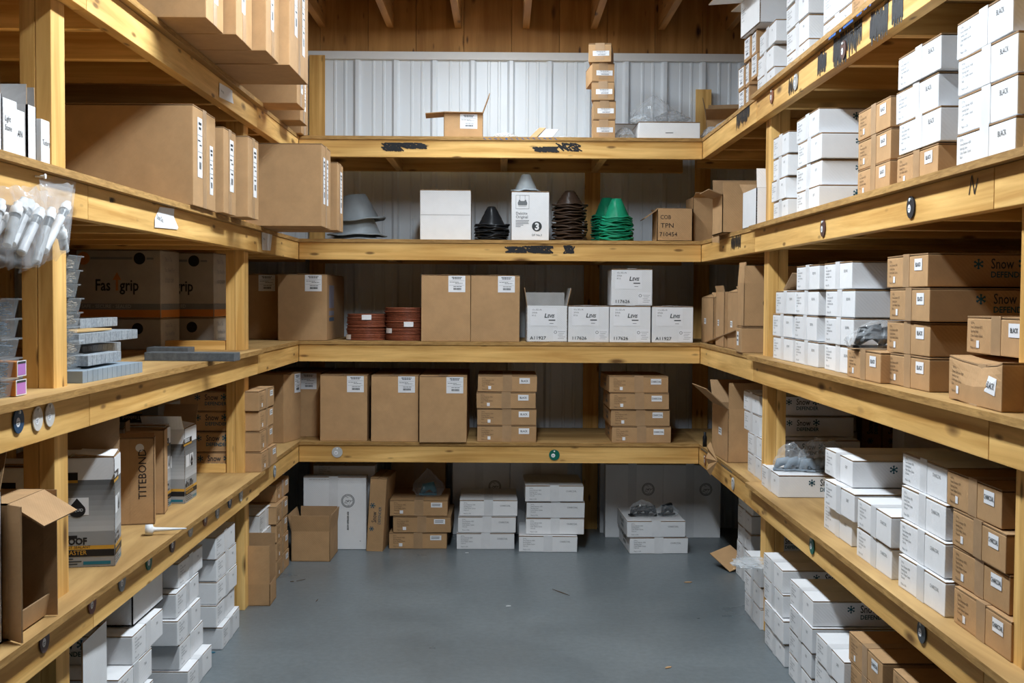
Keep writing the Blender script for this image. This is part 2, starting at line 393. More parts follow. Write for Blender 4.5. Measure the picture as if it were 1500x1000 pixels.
# ------------------------------------------------------------------ open cartons
def open_box(name,w_,d,h,P,rot,label,flaps,fl=.1,outer='kraft',inner='kraft_in',prints=(),labels=(),cat='box',tilt=(0,0),group=None,t=.004,sidefl=None):
    """flaps: {side:angle}; 0 stands straight up, 90 lies out flat, negative folds in."""
    r=link(name,None,None,P,(tilt[0],tilt[1],rot)); tag(r,label,cat,group); r.empty_display_size=.05
    b=MB(); E_='kraft_edge'
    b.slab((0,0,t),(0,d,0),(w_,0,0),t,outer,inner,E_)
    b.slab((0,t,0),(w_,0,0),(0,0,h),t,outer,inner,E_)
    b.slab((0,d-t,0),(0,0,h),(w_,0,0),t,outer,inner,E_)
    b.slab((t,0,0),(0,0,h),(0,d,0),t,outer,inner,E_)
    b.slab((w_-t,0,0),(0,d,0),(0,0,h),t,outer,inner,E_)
    for p in prints: p(b,w_,d,h)
    link('body',b.mesh('open_body'),r)
    for s,a in flaps.items():
        L=fl if s in('front','back') else (sidefl or fl)
        if isinstance(a,tuple): a,L=a
        q=MB(); c,s_=math.cos(R(a)),math.sin(R(a)); g=.002
        if s=='front': q.slab((g,t,h),(w_-2*g,0,0),(0,-s_*L,c*L),t,outer,inner,E_)
        if s=='back': q.slab((g,d-t,h),(0,s_*L,c*L),(w_-2*g,0,0),t,outer,inner,E_)
        if s=='left': q.slab((t,g,h),(-s_*L,0,c*L),(0,d-2*g,0),t,outer,inner,E_)
        if s=='right': q.slab((w_-t,g,h),(0,d-2*g,0),(s_*L,0,c*L),t,outer,inner,E_)
        link('flap',q.mesh('flap'),r)
    for i,Lb in enumerate(labels): link('paper_label',label_mesh(W_=w_,D=d,HH=h,seed=i,**Lb),r)
    return r
# ------------------------------------------------------------------ boards
def board(name,U,x0,x1,y0,y1,z0,z1,mat,parent,bv=.0025,edge=None):
    c=U.W((x0+x1)/2,(y0+y1)/2,(z0+z1)/2); dx,dy,dz=abs(x1-x0),abs(y1-y0),z1-z0
    b=MB()
    if dx>=dy and dx>=dz: a,bb,cc=dx,dy,dz; rot=(0,0,U.rot)
    elif dy>=dz: a,bb,cc=dy,dx,dz; rot=(0,0,U.rot+PI/2)
    else: a,bb,cc=dz,dy,dx; rot=(0,-PI/2,U.rot)
    if edge: b.box(-a/2,a/2,-bb/2,bb/2,-cc/2,cc/2,[mat,mat]+[edge]*4)
    else: b.bbox(-a/2,a/2,-bb/2,bb/2,-cc/2,cc/2,mat,bv)
    if dz>dx and dz>dy:
        Rm=Matrix.Rotation(U.rot,4,'Z')@Matrix.Rotation(-PI/2,4,'Y'); rot=Rm.to_euler()
    return link(name,b.mesh(name),parent,c-parent.location,rot)
def unit_root(label,loc):
    return tag(link('shelving_unit',None,None,loc),label,'shelving')
LV=[Z1,Z2,Z3,Z4]; PT=.018; FH=.089
ub=unit_root('back wall shelving of pine boards and plywood, four levels high',(0,YW,0))
ul=unit_root('left side shelving of pine posts, fascia boards and plywood decks',(XL,Yb,0))
ur=unit_root('right side shelving of pine posts, fascia boards and plywood decks',(XR,Yb,0))
SD=1.25
for z in LV:
    board('shelf_deck',BK,XL+.001,XR-.001,-.008,.70,z-PT,z,'ply',ub,edge='ply_edge')
    board('fascia_board',BK,XL+.002,XR-.002,0,.038,z-PT-FH-.0005,z-PT-.0005,'pine',ub)
    board('ledger_board',BK,XL+.002,XR-.002,.66,.698,z-PT-FH-.0005,z-PT-.0005,'pine',ub)
    for x in (-.62,-.02,.5): board('joist',BK,x,x+.038,.04,.655,z-PT-FH-.0005,z-PT-.001,'pine',ub)
# side units: far section (behind the middle post) and near section
PL=[LF.lx(95,.04,1.9),LF.lx(364,.04,1.35)]; PR=[RT.lx(1119.5,.04,1.5),RT.lx(1487,.04,.9)]
print('posts',PL,PR)
TN=5.25
for U,root,P_ in ((LF,ul,None),(RT,ur,None)):
    sg=-1 if U is LF else 1
    mid=abs(PL[1]) if U is LF else PR[0]
    nr=abs(PL[0]) if U is LF else PR[1]
    for k,z in enumerate(LV):
        x1=mid-.01
        ov=[.012,.012,.012,.022][k]
        segs=[(-.70,x1,.004,.0),(x1+.002,TN,.024,-.006 if (U is LF and k==0) else 0)]
        for (a,b,o,f) in segs:
            board('shelf_deck',U,sg*a,sg*b,-o+f,SD,z-PT,z,'ply',root,edge='ply_edge')
        cut=[0.0,mid+.0,nr-.045,TN]
        for a,b in zip(cut[:-1],cut[1:]):
            f=-.006 if (U is LF and k==0 and a>0) else 0
            board('fascia_board',U,sg*(a+.0015),sg*(b-.0015),f,.038+f,z-PT-FH-.0005,z-PT-.0005,'pine',root)
        board('ledger_board',U,sg*-.69,sg*TN,SD-.04,SD-.002,z-PT-FH-.0005,z-PT-.0005,'pine',root)
        x=-.45
        while x<TN:
            if min(abs(x-mid+.05),abs(x-nr+.05))>.12: board('joist',U,sg*x,sg*(x+.038),.04,SD-.045,z-PT-FH-.0005,z-PT-.001,'pine',root)
            x+=.41
    for q in (mid,nr):
        for j in range(2):
            for (y0) in (.04,SD-.20):
                board('post',U,sg*q,sg*(q+.089),y0+.039*j,y0+.039*j+.038,0,Z4-PT-.001,'pine',root)
# sill plates of the left partition
for z in (Z1,Z2): board('sill_plate',LF,PL[1]-.09,PL[1],.12,SD-.22,z,z+.038,'pine',ul)
# wall studs behind the back unit
for x,zt in ((atY(465,150,YW).x,2.74),(atY(866,600,YW-.06).x,2.15),(atY(1030,160,YW).x,2.56)):
    board('post',BK,x-.045,x+.045,.701,.714,0,zt,'pine',ub)
# ------------------------------------------------------------------ the building
def struct(name,me,loc=(0,0,0)): return tag(link(name,me,None,loc),kind='structure')
b=MB(); b.box(-4,4,-5,7.2,-.1,0,'concrete'); struct('floor',b.mesh('floor'))
def ribs(x0,x1,z0,z1,axis,at,sgn):
    b=MB(); pts=[]; x=x0; per=.2235
    while x<x1:
        for dx,dp in ((0,0),(.062,0),(.067,.004),(.077,.004),(.082,0),(.122,0),(.127,.004),(.137,.004),(.142,0),(.178,0),(.192,.019),(.212,.019),(.2235,0)):
            pts.append((x+dx,dp))
        x+=per
    vs=[]
    for (u,dp) in pts:
        for z in (z0,z1): vs.append((u,at+sgn*dp,z) if axis=='x' else (at+sgn*dp,u,z))
    n=len(pts); fs=[(2*i,2*i+2,2*i+3,2*i+1) if (axis=='x') else (2*i+1,2*i+3,2*i+2,2*i) for i in range(n-1)]
    b.add(vs,fs,'steel_liner'); 
    if axis=='x': b.box(x0,x,at+.003,at+.06,z0,z1,'steel_liner')
    else: b.box(*sorted((at-sgn*.003,at-sgn*.06)),x0,x,z0,z1,'steel_liner')
    return b.mesh('liner')
YM=YW+.022
xb=atY(471,120,YW).x; off=(-3.0-xb)%.2235
struct('wall_back',ribs(-3.0-off,3.2,0,2.73,'x',YM+.02,-1))
struct('wall_left',ribs(-1.5,6.9,0,3.3,'y',XL-SD-.03,1)); struct('wall_right',ribs(-1.5,6.9,0,3.3,'y',XR+SD+.03,-1))
b=MB(); b.box(-3,3,YM+.05,YM+.15,0,3.5,'plank'); struct('trim_2',b.mesh('backing'))  # added backing behind the planks, blocks world light showing through their gaps
b=MB(); b.box(-2.6,2.6,YM-.012,YM+.03,2.725,2.768,'enamel'); struct('trim_1',b.mesh('trim'))
# header planks above the liner, ceiling deck and joists
x0=atY(469,60,YM).x
for i in range(-7,13):
    xa=x0+i*.277
    if xa<-2.6 or xa>2.6: continue
    b=MB(); b.bbox(-.35,.35,-.01,.01,-.1375,.1375,'plank',.002)
    o=link('wall_plank',b.mesh('plank'),None,(xa+.1385,YM+.012,3.12),Matrix(((0,0,1),(0,1,0),(-1,0,0))).to_euler()); tag(o,kind='structure'); o.name='trim_%d'%(i+20)
b=MB(); b.box(-3,3,-3.5,7.0,3.44,3.5,'plank'); struct('ceiling',b.mesh('ceiling'))
jx=atY(671,42,YM-.03).x
for i in range(-5,6):
    b=MB(); b.bbox(-5.1,5.1,-.019,.019,-.12,.12,'plank',.002)
    o=link('trim_%d'%(60+i),b.mesh('joist'),None,(jx+i*.392,YM-.005-5.1,3.025),(0,0,PI/2)); tag(o,kind='structure')
# ceiling lamps
for k,(lx_,ly_,pw) in enumerate(LIGHTS):
    L=(2.0,1.2,1.2)[k]
    r=link('ceiling_lamp',None,None,(lx_-.04,ly_,2.935)); tag(r,['white strip lamp hanging between joists over the near aisle','white strip lamp at top edge of photo near back wall','white strip lamp behind the viewpoint'][k],'lamp')
    b=MB(); P=[(-.14,-L/2,0),(.14,-L/2,0),(.14,L/2,0),(-.14,L/2,0)]; b.hexa(P+[(p[0]*.55,p[1],.06) for p in P],'enamel'); link('housing',b.mesh('housing'),r)
    for s in (-.06,.06):
        b=MB(); b.tube([(s,-L/2+.03,-.012),(s,L/2-.03,-.012)],.011,'lamp_glow',10); link('tube',b.mesh('tube'),r)
    area('strip_light',(lx_-.04,ly_,2.905),.16,L*.95,pw)
# ================================================================== RIGHT SIDE
RW='on right side'
# --- top shelf
kind('label_carton',.118,.26,.104,'kraft',[],[dict(x=.059,z=.055,w_=.09,h=.082,kind='ship')],tape=False)
for row,(pxs,zz) in enumerate((((1081.8,1090.5),Z4),((1081.5,1090.8,1100.4),Z4+.105),((1090,1101),Z4+.21))):
    for j,p in enumerate(pxs):
        ly=.03+.012*(j%2); lx=RT.lx(p,ly,zz+.05)
        put('label_carton',RT.W(lx,ly,zz),RT.rot+R((2,-1.5,1)[j]),'small labelled brown carton, %s row, %s, far end of right top shelf'%(('bottom','middle','upper')[row],('left','next right','rightmost')[j]),'small labelled cartons on the right top shelf')
stack(RT,[1109.5,1109.5,1113.0],Z4,['white_TAN']*3,'white carton','of first full-width white stack, right top shelf',group='cartons on the right top shelf')
stack(RT,[1152.6,1152.4,1152,1152.5],Z4,['white_TAN']*4,'white carton','of second full-width white stack, right top shelf',group='cartons on the right top shelf')
stack(RT,[1206,1206.5,1207],Z4,['white_TAN','white_TAN','white_GREY'],'white carton','of third white stack, right top shelf by blue marks',group='cartons on the right top shelf')
stack(RT,[1247.5,1247],Z4,['brown_CHARCOAL']*2,'brown carton','at nearest visible end of right top shelf',group='cartons on the right top shelf')
lx=RT.lx(1090,.02,2.6)
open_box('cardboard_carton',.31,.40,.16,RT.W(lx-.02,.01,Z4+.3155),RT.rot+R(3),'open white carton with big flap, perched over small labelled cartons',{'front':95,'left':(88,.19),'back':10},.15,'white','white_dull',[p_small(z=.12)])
# --- third shelf (second from top)
stack(RT,[1133,1130.3,1132.8,1132.8],Z3,['small_BUFF']*4,'narrow white carton','in stack beside the middle right post, third shelf',group='cartons on the right third shelf',jr=.8)
stack(RT,[1167,1167,1168.8,1167],Z3,['white_BUFF']*4,'full-width white BUFF carton','second stack, right third shelf',group='cartons on the right third shelf')
stack(RT,[1256.3,1257.2,1257.4],Z3,['brown_BLACK']*3,'brown BLACK carton','of the three-high brown stack, right third shelf',group='cartons on the right third shelf')
stack(RT,[1314,1317,1312.8,1316],Z3,['brown_BLACK','white_BLACK','white_BLACK','white_BLACK'],['brown BLACK carton','white BLACK carton','white BLACK carton','white BLACK carton'],'of mixed stack, right third shelf',group='cartons on the right third shelf')
stack(RT,[1401,1403.5,1403.5,1402],Z3,['white_BLACK']*4,'white BLACK carton','of nearest all-white stack, right third shelf',group='cartons on the right third shelf',jr=.7)
# --- second shelf
stack(RT,[1132.6,1132,1136.5],Z2,['white_BROWN']*3,'white carton','of stack touching middle right post, second shelf',group='cartons on the right second shelf',jr=.6)
stack(RT,[1164.6,1163.6,1165,1167],Z2,['white_BROWN']*4,'white BROWN carton','of second column, right second shelf',group='cartons on the right second shelf',jr=.6)
stack(RT,[1208,1208.5,1209.5,1207.5],Z2,['white_BROWN']*4,'white BROWN carton','of third column, right second shelf',group='cartons on the right second shelf',jr=.6)
stack(RT,[1241],Z2,['brown_BLACK'],'single low brown BLACK carton','between white columns and brown stack, right second shelf',ly=.005,group='cartons on the right second shelf')
stack(RT,[1300,1299.5,1303.5,1299.5],Z2,['brown_BLACK']*4,'brown BLACK carton','of four-high stack, right second shelf',ly=.03,group='cartons on the right second shelf')
# open flap carton on top of the first column
lx=RT.lx(1137,.035,Z2+.27)
q=link('carton_flap',None,None,RT.W(lx+.10,.04,Z2+3*.0878+.002),(0,0,RT.rot)); tag(q,'loose white flap raised on first white column, right second shelf','box')
b=MB(); b.slab((0,0,0),(.13,0,.06),(0,.33,0),.004,'white','kraft_in','kraft_edge'); link('panel',b.mesh('flap'),q)
# crushed and upper carton at the near end
kind('crushed',.33,.36,.105,'kraft',[p_small(ink='ink_brown',colour='Black',z=.078)],[dict(x=.265,z=.055,w_=.062,h=.038,kind='word',txt='BLACK',tilt=-.12),dict(x=.062,z=.028,w_=.015,h=.02,kind='none')],nv=1,tfront=1)
def dent(me,fn):
    for v in me.vertices: v.co=Vector(fn(*v.co))
lx=RT.lx(1390,.012,Z2+.05); q=put('crushed',RT.W(lx,.012,Z2),RT.rot+R(-3),'crushed sagging brown BLACK carton, nearest on right second shelf','cartons on the right second shelf')
for c in q.children:
    b=bmesh.new(); b.from_mesh(c.data)
    if c.name.startswith('body'):
        bmesh.ops.subdivide_edges(b,edges=b.edges[:],cuts=5,use_grid_fill=True)
    for v in b.verts:
        x,y,z=v.co; k=max(0,1-abs(y)/.12)
        v.co=Vector((x,y+.02*k*max(0,(z-.05)/.055)*math.sin(PI*min(1,max(0,x/.33)))-.0*k,z-.014*k*math.sin(PI*min(1,max(0,x/.33)))*(z/.1)+.004*noise.noise(Vector((x*9,y*9,z*9)))))
    nm=c.data.copy(); b.to_mesh(nm); c.data=nm; b.free()
lx=RT.lx(1407,.04,Z2+.14); put('brown_BLACK',RT.W(lx,.055,Z2+.1085),RT.rot+R(1),'brown BLACK carton resting on the crushed carton, right second shelf','cartons on the right second shelf')
# --- lowest shelf
stack(RT,[1115.5],Z1,['white_GREY'],'single white carton with bagged parts on it','right lowest shelf by the post',ly=.02,group='cartons on the right lowest shelf')
stack(RT,[1207,1207.5,1208.5],Z1,['white_GREY']*3,'white GREY carton','of three-high stack, right lowest shelf',dy=[.02,.0,.03],ly=.02,group='cartons on the right lowest shelf',rot=1)
stack(RT,[1255,1256.5],Z1,['white_CHARCOAL']*2,'white CHARCOAL carton','of two-high stack, right lowest shelf',ly=.02,group='cartons on the right lowest shelf')
stack(RT,[1316,1318,1320.5,1322.5],Z1,['white_CHARCOAL']*4,'white CHARCOAL carton','of four-high stack, right lowest shelf',ly=.02,dy=[0,.01,.02,.03],group='cartons on the right lowest shelf')
stack(RT,[1397.5,1395,1395.5,1387.5],Z1,['brown_CHARCOAL']*4,'brown CHARCOAL carton','of nearest four-high stack, right lowest shelf',ly=.035,dy=[0,.01,.01,.01],group='cartons on the right lowest shelf')
# rear rows on the lowest shelf
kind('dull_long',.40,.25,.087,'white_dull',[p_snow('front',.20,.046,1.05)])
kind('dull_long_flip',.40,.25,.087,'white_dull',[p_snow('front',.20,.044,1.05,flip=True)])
kind('dull_end',.088,.31,.40,'kraft',[p_snow('front',.05,.2,1.0,turn=True)],tape=False)
for i in range(3):
    put(['dull_long','dull_long_flip','dull_long'][i],Vector((atY(1256,640,5.13).x-.40+(0.01,.004,-.006)[i],5.13+.01*(i%2),Z1+i*.0885)),0,['bottom','middle','top'][i]+' pale side-on carton with snowflake lettering behind bagged parts, right lowest shelf','side-on cartons at the rear of the right lowest shelf')
for i,px in enumerate((1262,1293)):
    put('dull_end',Vector((atY(px,640,5.14).x,5.14,Z1)),0,['left','right'][i]+' brown carton standing on end behind the GREY stack, right lowest shelf','side-on cartons at the rear of the right lowest shelf')
kind('emblem_white',.163,.15,.39,'white_dull',[p_emblem(.10,.26,.032)],tape=False,nv=2)
for i,px in enumerate((1325,1384,1443)):
    put('emblem_white',Vector((atY(px,640,4.75).x,4.75+.01*i,Z1)),0,['left','middle','right'][i]+' tall pale emblem carton at rear of right lowest shelf','emblem cartons at the rear of the right lowest shelf')
# --- floor, right
stack(RT,[1120.5,1119.5,1119.3,1118.3],0,['white_GREY']*4,'white GREY carton','on floor just nearer than middle right post',ly=.0,group='cartons on the floor at the right',jr=.6)
stack(RT,[1155.5,1156,1156.5,1157.5],0,['white_GREY']*4,'white GREY carton','in second floor stack along right',ly=.0,group='cartons on the floor at the right',jr=.6)
stack(RT,[1193.5,1194,1195.5],0,['white_GREY']*3,'white GREY carton','in three-high floor stack along right',ly=.0,group='cartons on the floor at the right',jr=.6)
stack(RT,[1243.5]*4,0,['brown_CHARCOAL']*4,'brown CHARCOAL carton','in first brown floor stack along right',ly=.02,group='cartons on the floor at the right',jr=.6)
stack(RT,[1308]*4,0,['brown_CHARCOAL']*4,'brown CHARCOAL carton','in nearest brown floor stack, right bottom corner',ly=.03,group='cartons on the floor at the right',jr=.6)
stack(RT,[1091,1091,1091],0,['white_GREY']*3,'white carton','on floor just beyond middle right post',ly=.02,group='cartons on the floor at the right',jr=.8)
stack(RT,[1078,1079.5,1081,1081,1082],0,['white_GREY']*5,'white carton','of dim floor stack in right far corner',ly=.12,group='cartons on the floor at the right')
# --- far right corner, lowest shelf
stack(RT,[1095.5,1095.5,1090,1089.5],Z1,['white_TAN']*4,'white carton','beside middle right post, far part of right lowest shelf',ly=.05,group='cartons on the right lowest shelf',jr=1.5)
# ================================================================== BACK SHELVES
# --- lowest back shelf
kind('big_ship',.247,.62,.348,'kraft',[],[SHIP(.185,.30)],tape=True,tfront=.0)
kind('short_ship',.255,.47,.348,'kraft',[],[SHIP(.185,.30)],tape=True,tfront=.0)
kind('big_ship2',.255,.62,.348,'kraft',[],[SHIP(.185,.30)],tape=True,tfront=.0)
for i,(px,rt,dy) in enumerate(((401.5,0,.20),(468.8,0,.015),(543.5,0,.005),(614,.3,-.025))):
    P=Vector((atY(px,600,Yb+dy).x,Yb+dy,Z1))
    put('short_ship' if i==0 else 'big_ship',P,R(rt),['first','second','third','fourth'][i]+' from left of tall brown labelled cartons on lowest back shelf','tall labelled cartons on the lowest back shelf')
stack(BK,[699,699,698,700],Z1,['brown_BLACK']*4,'brown BLACK carton','of stack on lowest back shelf',ly=.01,group='flat brown cartons on the lowest back shelf',jr=.8)
stack(BK,[896.5,895,893.5,892.8],Z1,['brown_CHARCOAL']*4,'brown CHARCOAL carton','of stack on lowest back shelf',ly=.0,group='flat brown cartons on the lowest back shelf',jr=1.4,rot=.8)
# --- second back shelf
kind('big_side_print',.255,.62,.348,'kraft',[lambda b,w_,d,h:(b.rect(.07,.24,.17,.29,faceT('right',w_,d,h),'purple_grey'),b.rect(.07,.24,.13,.155,faceT('right',w_,d,h),'purple_grey'),b.rect(.07,.24,.10,.12,faceT('right',w_,d,h),'d_blue'))],[SHIP(.185,.30)],tape=True,tfront=0,nv=1)
for i,(px,dy,rt) in enumerate(((340,.12,-1),(407,.01,-.5),(617,.0,.2),(689.6,.0,.3))):
    P=Vector((atY(px,450,Yb+dy).x,Yb+dy,Z2))
    put(('short_ship','big_side_print','big_ship2','big_ship2')[i],P,R(rt),['leftmost tall labelled brown carton on second back shelf, behind left post','tall labelled brown carton in left corner of second back shelf','left of paired tall labelled cartons beside coils, second back shelf','right of paired tall labelled cartons beside coils, second back shelf'][i],'tall labelled cartons on the second back shelf')
def levis(num):
    def f(b,w_,d,h):
        T=faceT('front',w_,d,h)
        b.rect(.02,w_-.055,h-.105,h-.012,T,'paper')
        T=faceT('front',w_,d,h,.0014)
        for i,t in enumerate(('1/2 x .032 x 96','20 Rolls','RT-12')): b.text(t,.011,lambda u,v:T(.028+u,h-.025-i*.015+v),'ink',.75)
        b.text('L',.030,lambda u,v:T(.092+u+v*.2,h-.062+v),'ink',1.0,False,.03); b.text('EVIS',.023,lambda u,v:T(.108+u+v*.2,h-.062+v),'ink',.85,False,.03)
        b.rect(.115,.15,h-.078,h-.073,T,'ink'); b.rect(.12,.14,h-.093,h-.091,T,'ink')
        b.text(num,.023,lambda u,v:T(.018+u,.014+v),'ink',1.15,False,.01)
        T2=faceT('front',w_,d,h,.0012); b.rect(w_-.075,w_-.004,.006,.07,T2,'paper')
        b.disc(.008,lambda u,v:T(w_-.063+u,.052+v),'ink_soft',20,.0055)
        for k in range(5): b.rect(w_-.05+.004*(k%2),w_-.012-.006*(k%3),.054-k*.009,.0555-k*.009,T,'ink_soft')
    return f
kind('levis_1',.214,.24,.192,'white',[levis('117626')],nv=2,tfront=0); kind('levis_2',.214,.24,.192,'white',[levis('A11927')],nv=1,tfront=0)
for k_,px,z,lb in (('levis_1',832.5,Z2,'white square LEVIS carton stamped 117626, second from left, beside open one'),('levis_1',893.3,Z2,'white square LEVIS carton stamped 117626 directly under the topmost one'),
                   ('levis_2',955.5,Z2,'white square closed LEVIS carton stamped A11927, rightmost on second back shelf'),('levis_1',895.3,Z2+.193,'white square LEVIS carton perched alone atop the row, second back shelf')):
    put(k_,Vector((atY(px,450,Yb+.01).x,Yb+.01,z)),R(RN.uniform(-1,1)),lb,'white square cartons on the second back shelf')
open_box('cardboard_carton',.214,.22,.19,Vector((atY(771.5,450,Yb).x,Yb+.005,Z2)),R(1),'open white square LEVIS carton stamped A11927 with raised flaps',{'back':(0,.07),'left':8,'right':12},.09,'white','white_dull',[levis('A11927')],group='white square cartons on the second back shelf',sidefl=.095)
# coils of copper coloured strip
def coil(name,P,label,r=.108,h=.034,seed=0,lab=None):
    rn=random.Random(seed); b=MB(); n=4
    for k in range(n):
        zz=h*(k+.5)/n; rr=r+rn.uniform(-.004,.002); t=h/n*.52
        prof=[(rr-.045,zz-t),(rr-.006,zz-t),(rr,zz),(rr-.006,zz+t),(rr-.045,zz+t),(rr-.05,zz),(rr-.045,zz-t)]
        b.lathe(prof,'copper_coil',36,(rn.uniform(-.002,.002),rn.uniform(-.002,.002),0),.006)
    r_=link(name,None,None,P,(0,0,rn.uniform(-.05,.05))); tag(r_,label,'coil','copper coloured coils on the second back shelf'); link('winding',b.mesh('coil'),r_)
    if lab is not None:
        b=MB(); a0=-PI/2+lab
        pts=[((r+.003)*math.cos(a0+t_),(r+.003)*math.sin(a0+t_)) for t_ in (-.22,-.11,0,.11,.22)]
        for (xa,ya),(xc,yc) in zip(pts[:-1],pts[1:]): b.quad((xa,ya,.004),(xc,yc,.004),(xc,yc,.030),(xa,ya,.030),'paper')
        link('paper_label',b.mesh('lab'),r_)
    return r_
for s_,(px,nn,Y_,ls) in enumerate(((537.5,4,6.27,[-.9,None,None,.05]),(594,5,6.25,[None,-.9,.25,None,None]))):
    x=atY(px,480,Y_).x
    for i in range(nn):
        coil('strip_coil',Vector((x+RN.uniform(-.004,.004),Y_+RN.uniform(-.004,.004),Z2+i*.0352)),'%s copper coloured strip coil in %s coil stack, second back shelf'%(ORD[nn][i],['left','right'][s_]),seed=s_*9+i,lab=ls[i],r=.112)
# --- third back shelf
def cone_prof(r0,rt,h,steps):
    p=[(r0*.97,.0),(r0*1.0,.004),(r0*.98,.0075),(r0*.88,.0085),(r0*.82,.011)]
    for i in range(steps):
        t=i/steps; t2=(i+1)/steps; a=r0*.78*(1-t)+rt*t; c=r0*.78*(1-t2)+rt*t2
        p+=[(a,.010+h*t),(a*.97+c*.03,.010+h*t+.004)]
    p+=[(rt,.010+h),(rt*.9,.012+h),(rt*.86,.006+h)]
    return p
def cone(name,P,label,mat,r0=.085,rt=.022,h=.10,steps=6,tilt=(0,0),group=None,wob=.01,sq=.0,rz=0):
    b=MB(); b.lathe(cone_prof(r0,rt,h,steps),mat,40,wob=wob,sq=sq)
    rn=random.Random(int(P.z*9999)); p1,p2=rn.uniform(0,6),rn.uniform(0,6)
    for i,(x,y,z) in enumerate(b.v):
        r=math.hypot(x,y)
        if z<.0087 and r>r0*.85:
            a=math.atan2(y,x); k=1+.05*math.sin(2*a+p1)+.03*math.sin(5*a+p2); b.v[i]=(x*k,y*k,z+.0035*(1+math.sin(3*a+p2))+.002*(1+math.sin(7*a+p1)))
    return tag(link(name,b.mesh(name),None,P,(tilt[0],tilt[1],rz)),label,'pipe flashing',group)
def conestack(px,Y_,z,n,pitch,mat,colour,where,r0,rt,h,steps,tilt0=0,wob=.012):
    x=atY(px,330,Y_).x; me=None; ws=['lowest']+['nested number %d up'%(i+1) for i in range(1,n)]
    NAMES=['lowest','second from bottom','third from bottom','fourth from bottom','fifth from bottom','sixth from bottom','seventh from bottom','eighth from bottom','ninth from bottom','tenth from bottom','eleventh from bottom','twelfth from bottom','thirteenth from bottom','fourteenth from bottom']
    for i in range(n):
        lb='%s %s cone flashing in %s'%('topmost' if i==n-1 else NAMES[i],colour,where)
        o=cone('pipe_flashing_cone',Vector((x,Y_,z+i*pitch)),lb,mat,r0,rt,h,steps,(tilt0,0),'nested %s cone flashings'%colour,wob,rz=px)
conestack(720,6.25,Z3,7,.0125,'rubber_black','black','the black nest beside the blank white carton',.092,.021,.098,3)
conestack(834,6.27,Z3,14,.0145,'rubber_brown','dark brown','the tall brown nest',.094,.026,.072,5)
conestack(889,6.42,Z3,12,.0125,'rubber_green','green','the rear green nest',.088,.03,.10,2,wob=.02)
conestack(903,6.20,Z3,11,.0115,'rubber_green','bright green','the front green nest',.088,.026,.10,2,wob=.02)
gx=atY(524,340,6.42).x
for i,(dx,dz,tl,r0,h) in enumerate(((-.01,0,0,.175,.028),(.0,.026,.0,.165,.15),(.0,.085,.10,.155,.14))):
    cone('pipe_flashing_cone',Vector((gx+dx,6.42,Z3+dz+(0,0,.02)[i])),['flattened grey rubber flashing at the base of the big grey cones','lower large grey cone flashing under the tilted one','tilted upper large grey cone flashing at left of third back shelf'][i],'rubber_grey',r0,(.09,.06,.06)[i],h,(1,3,2)[i],(.0,-tl),'large grey cone flashings')
kind('blank_white',.268,.25,.27,'white',[lambda b,w_,d,h:b.rect(.002,w_-.004,h*.50,h*.505,faceT('front',w_,d,h),'ink_soft')],tape=False,nv=1)
put('blank_white',Vector((atY(615.5,320,6.2).x,6.2,Z3)),R(.5),'blank white carton with a seam across its middle, third back shelf')
def dek(b,w_,d,h):
    T=faceT('front',w_,d,h)
    for a,c,e,f in ((.022,.092,.235,.2365),(.022,.092,.165,.1665),(.022,.0235,.165,.2365),(.0905,.092,.165,.2365),(.043,.0445,.205,.236),(.0695,.071,.205,.236),(.036,.078,.178,.1795)): b.rect(a,c,e,f,T,'ink_soft')
    pts=[(.040,.214),(.032,.196),(.034,.184),(.080,.184),(.082,.196),(.074,.214),(.066,.206),(.048,.206)]
    b.add([T(*p) for p in pts],[(0,1,6,7),(1,2,3,4),(1,4,5,6)],'ink_soft')
    b.text('Dektite',.021,lambda u,v:T(.022+u,.135+v),'ink',.95); b.text('Original',.021,lambda u,v:T(.022+u,.116+v),'ink',.95)
    for k in range(5): b.rect(.022,.022+(.07,.066,.068,.04,.026)[k],.103-k*.008,.106-k*.008,T,'ink_soft')
    b.disc(.026,lambda u,v:T(.133+u,.074+v),'ink',32)
    T2=faceT('front',w_,d,h,.0016); b.text('3',.050,lambda u,v:T2(.133+u,.057+v),'white',1.0,True,.04)
    b.text('DF No.3',.015,lambda u,v:T(.133+u,.024+v),'ink',1.0,True)
kind('dektite',.196,.20,.258,'white',[dek],tape=False,nv=1)
xd=atY(749.3,320,6.13).x
put('dektite',Vector((xd,6.13,Z3)),R(.3),'white carton printed Dektite Original 3, third back shelf')
cone('pipe_flashing_cone',Vector((atY(770.5,270,6.23).x,6.23,Z3+.2585)),'silver grey cone flashing on top of the Dektite carton','rubber_silver',.078,.022,.085,7)
# brown hand marked carton
def tpn(b,w_,d,h):
    T=faceT('front',w_,d,h)
    b.text('COB',.030,lambda u,v:T(.016+u,.115+v),'marker',.9); b.text('TPN',.034,lambda u,v:T(.018+u,.070+v),'marker',1.1); b.text('710454',.030,lambda u,v:T(.012+u,.026+v),'marker',1.05)
open_box('cardboard_carton',.186,.20,.168,Vector((atY(962.5,330,6.1).x,6.1,Z3)),R(0),'worn taped brown carton hand marked TPN 710454, third back shelf',{'left':(125,.085),'back':80,'front':-88},.09,prints=[tpn])
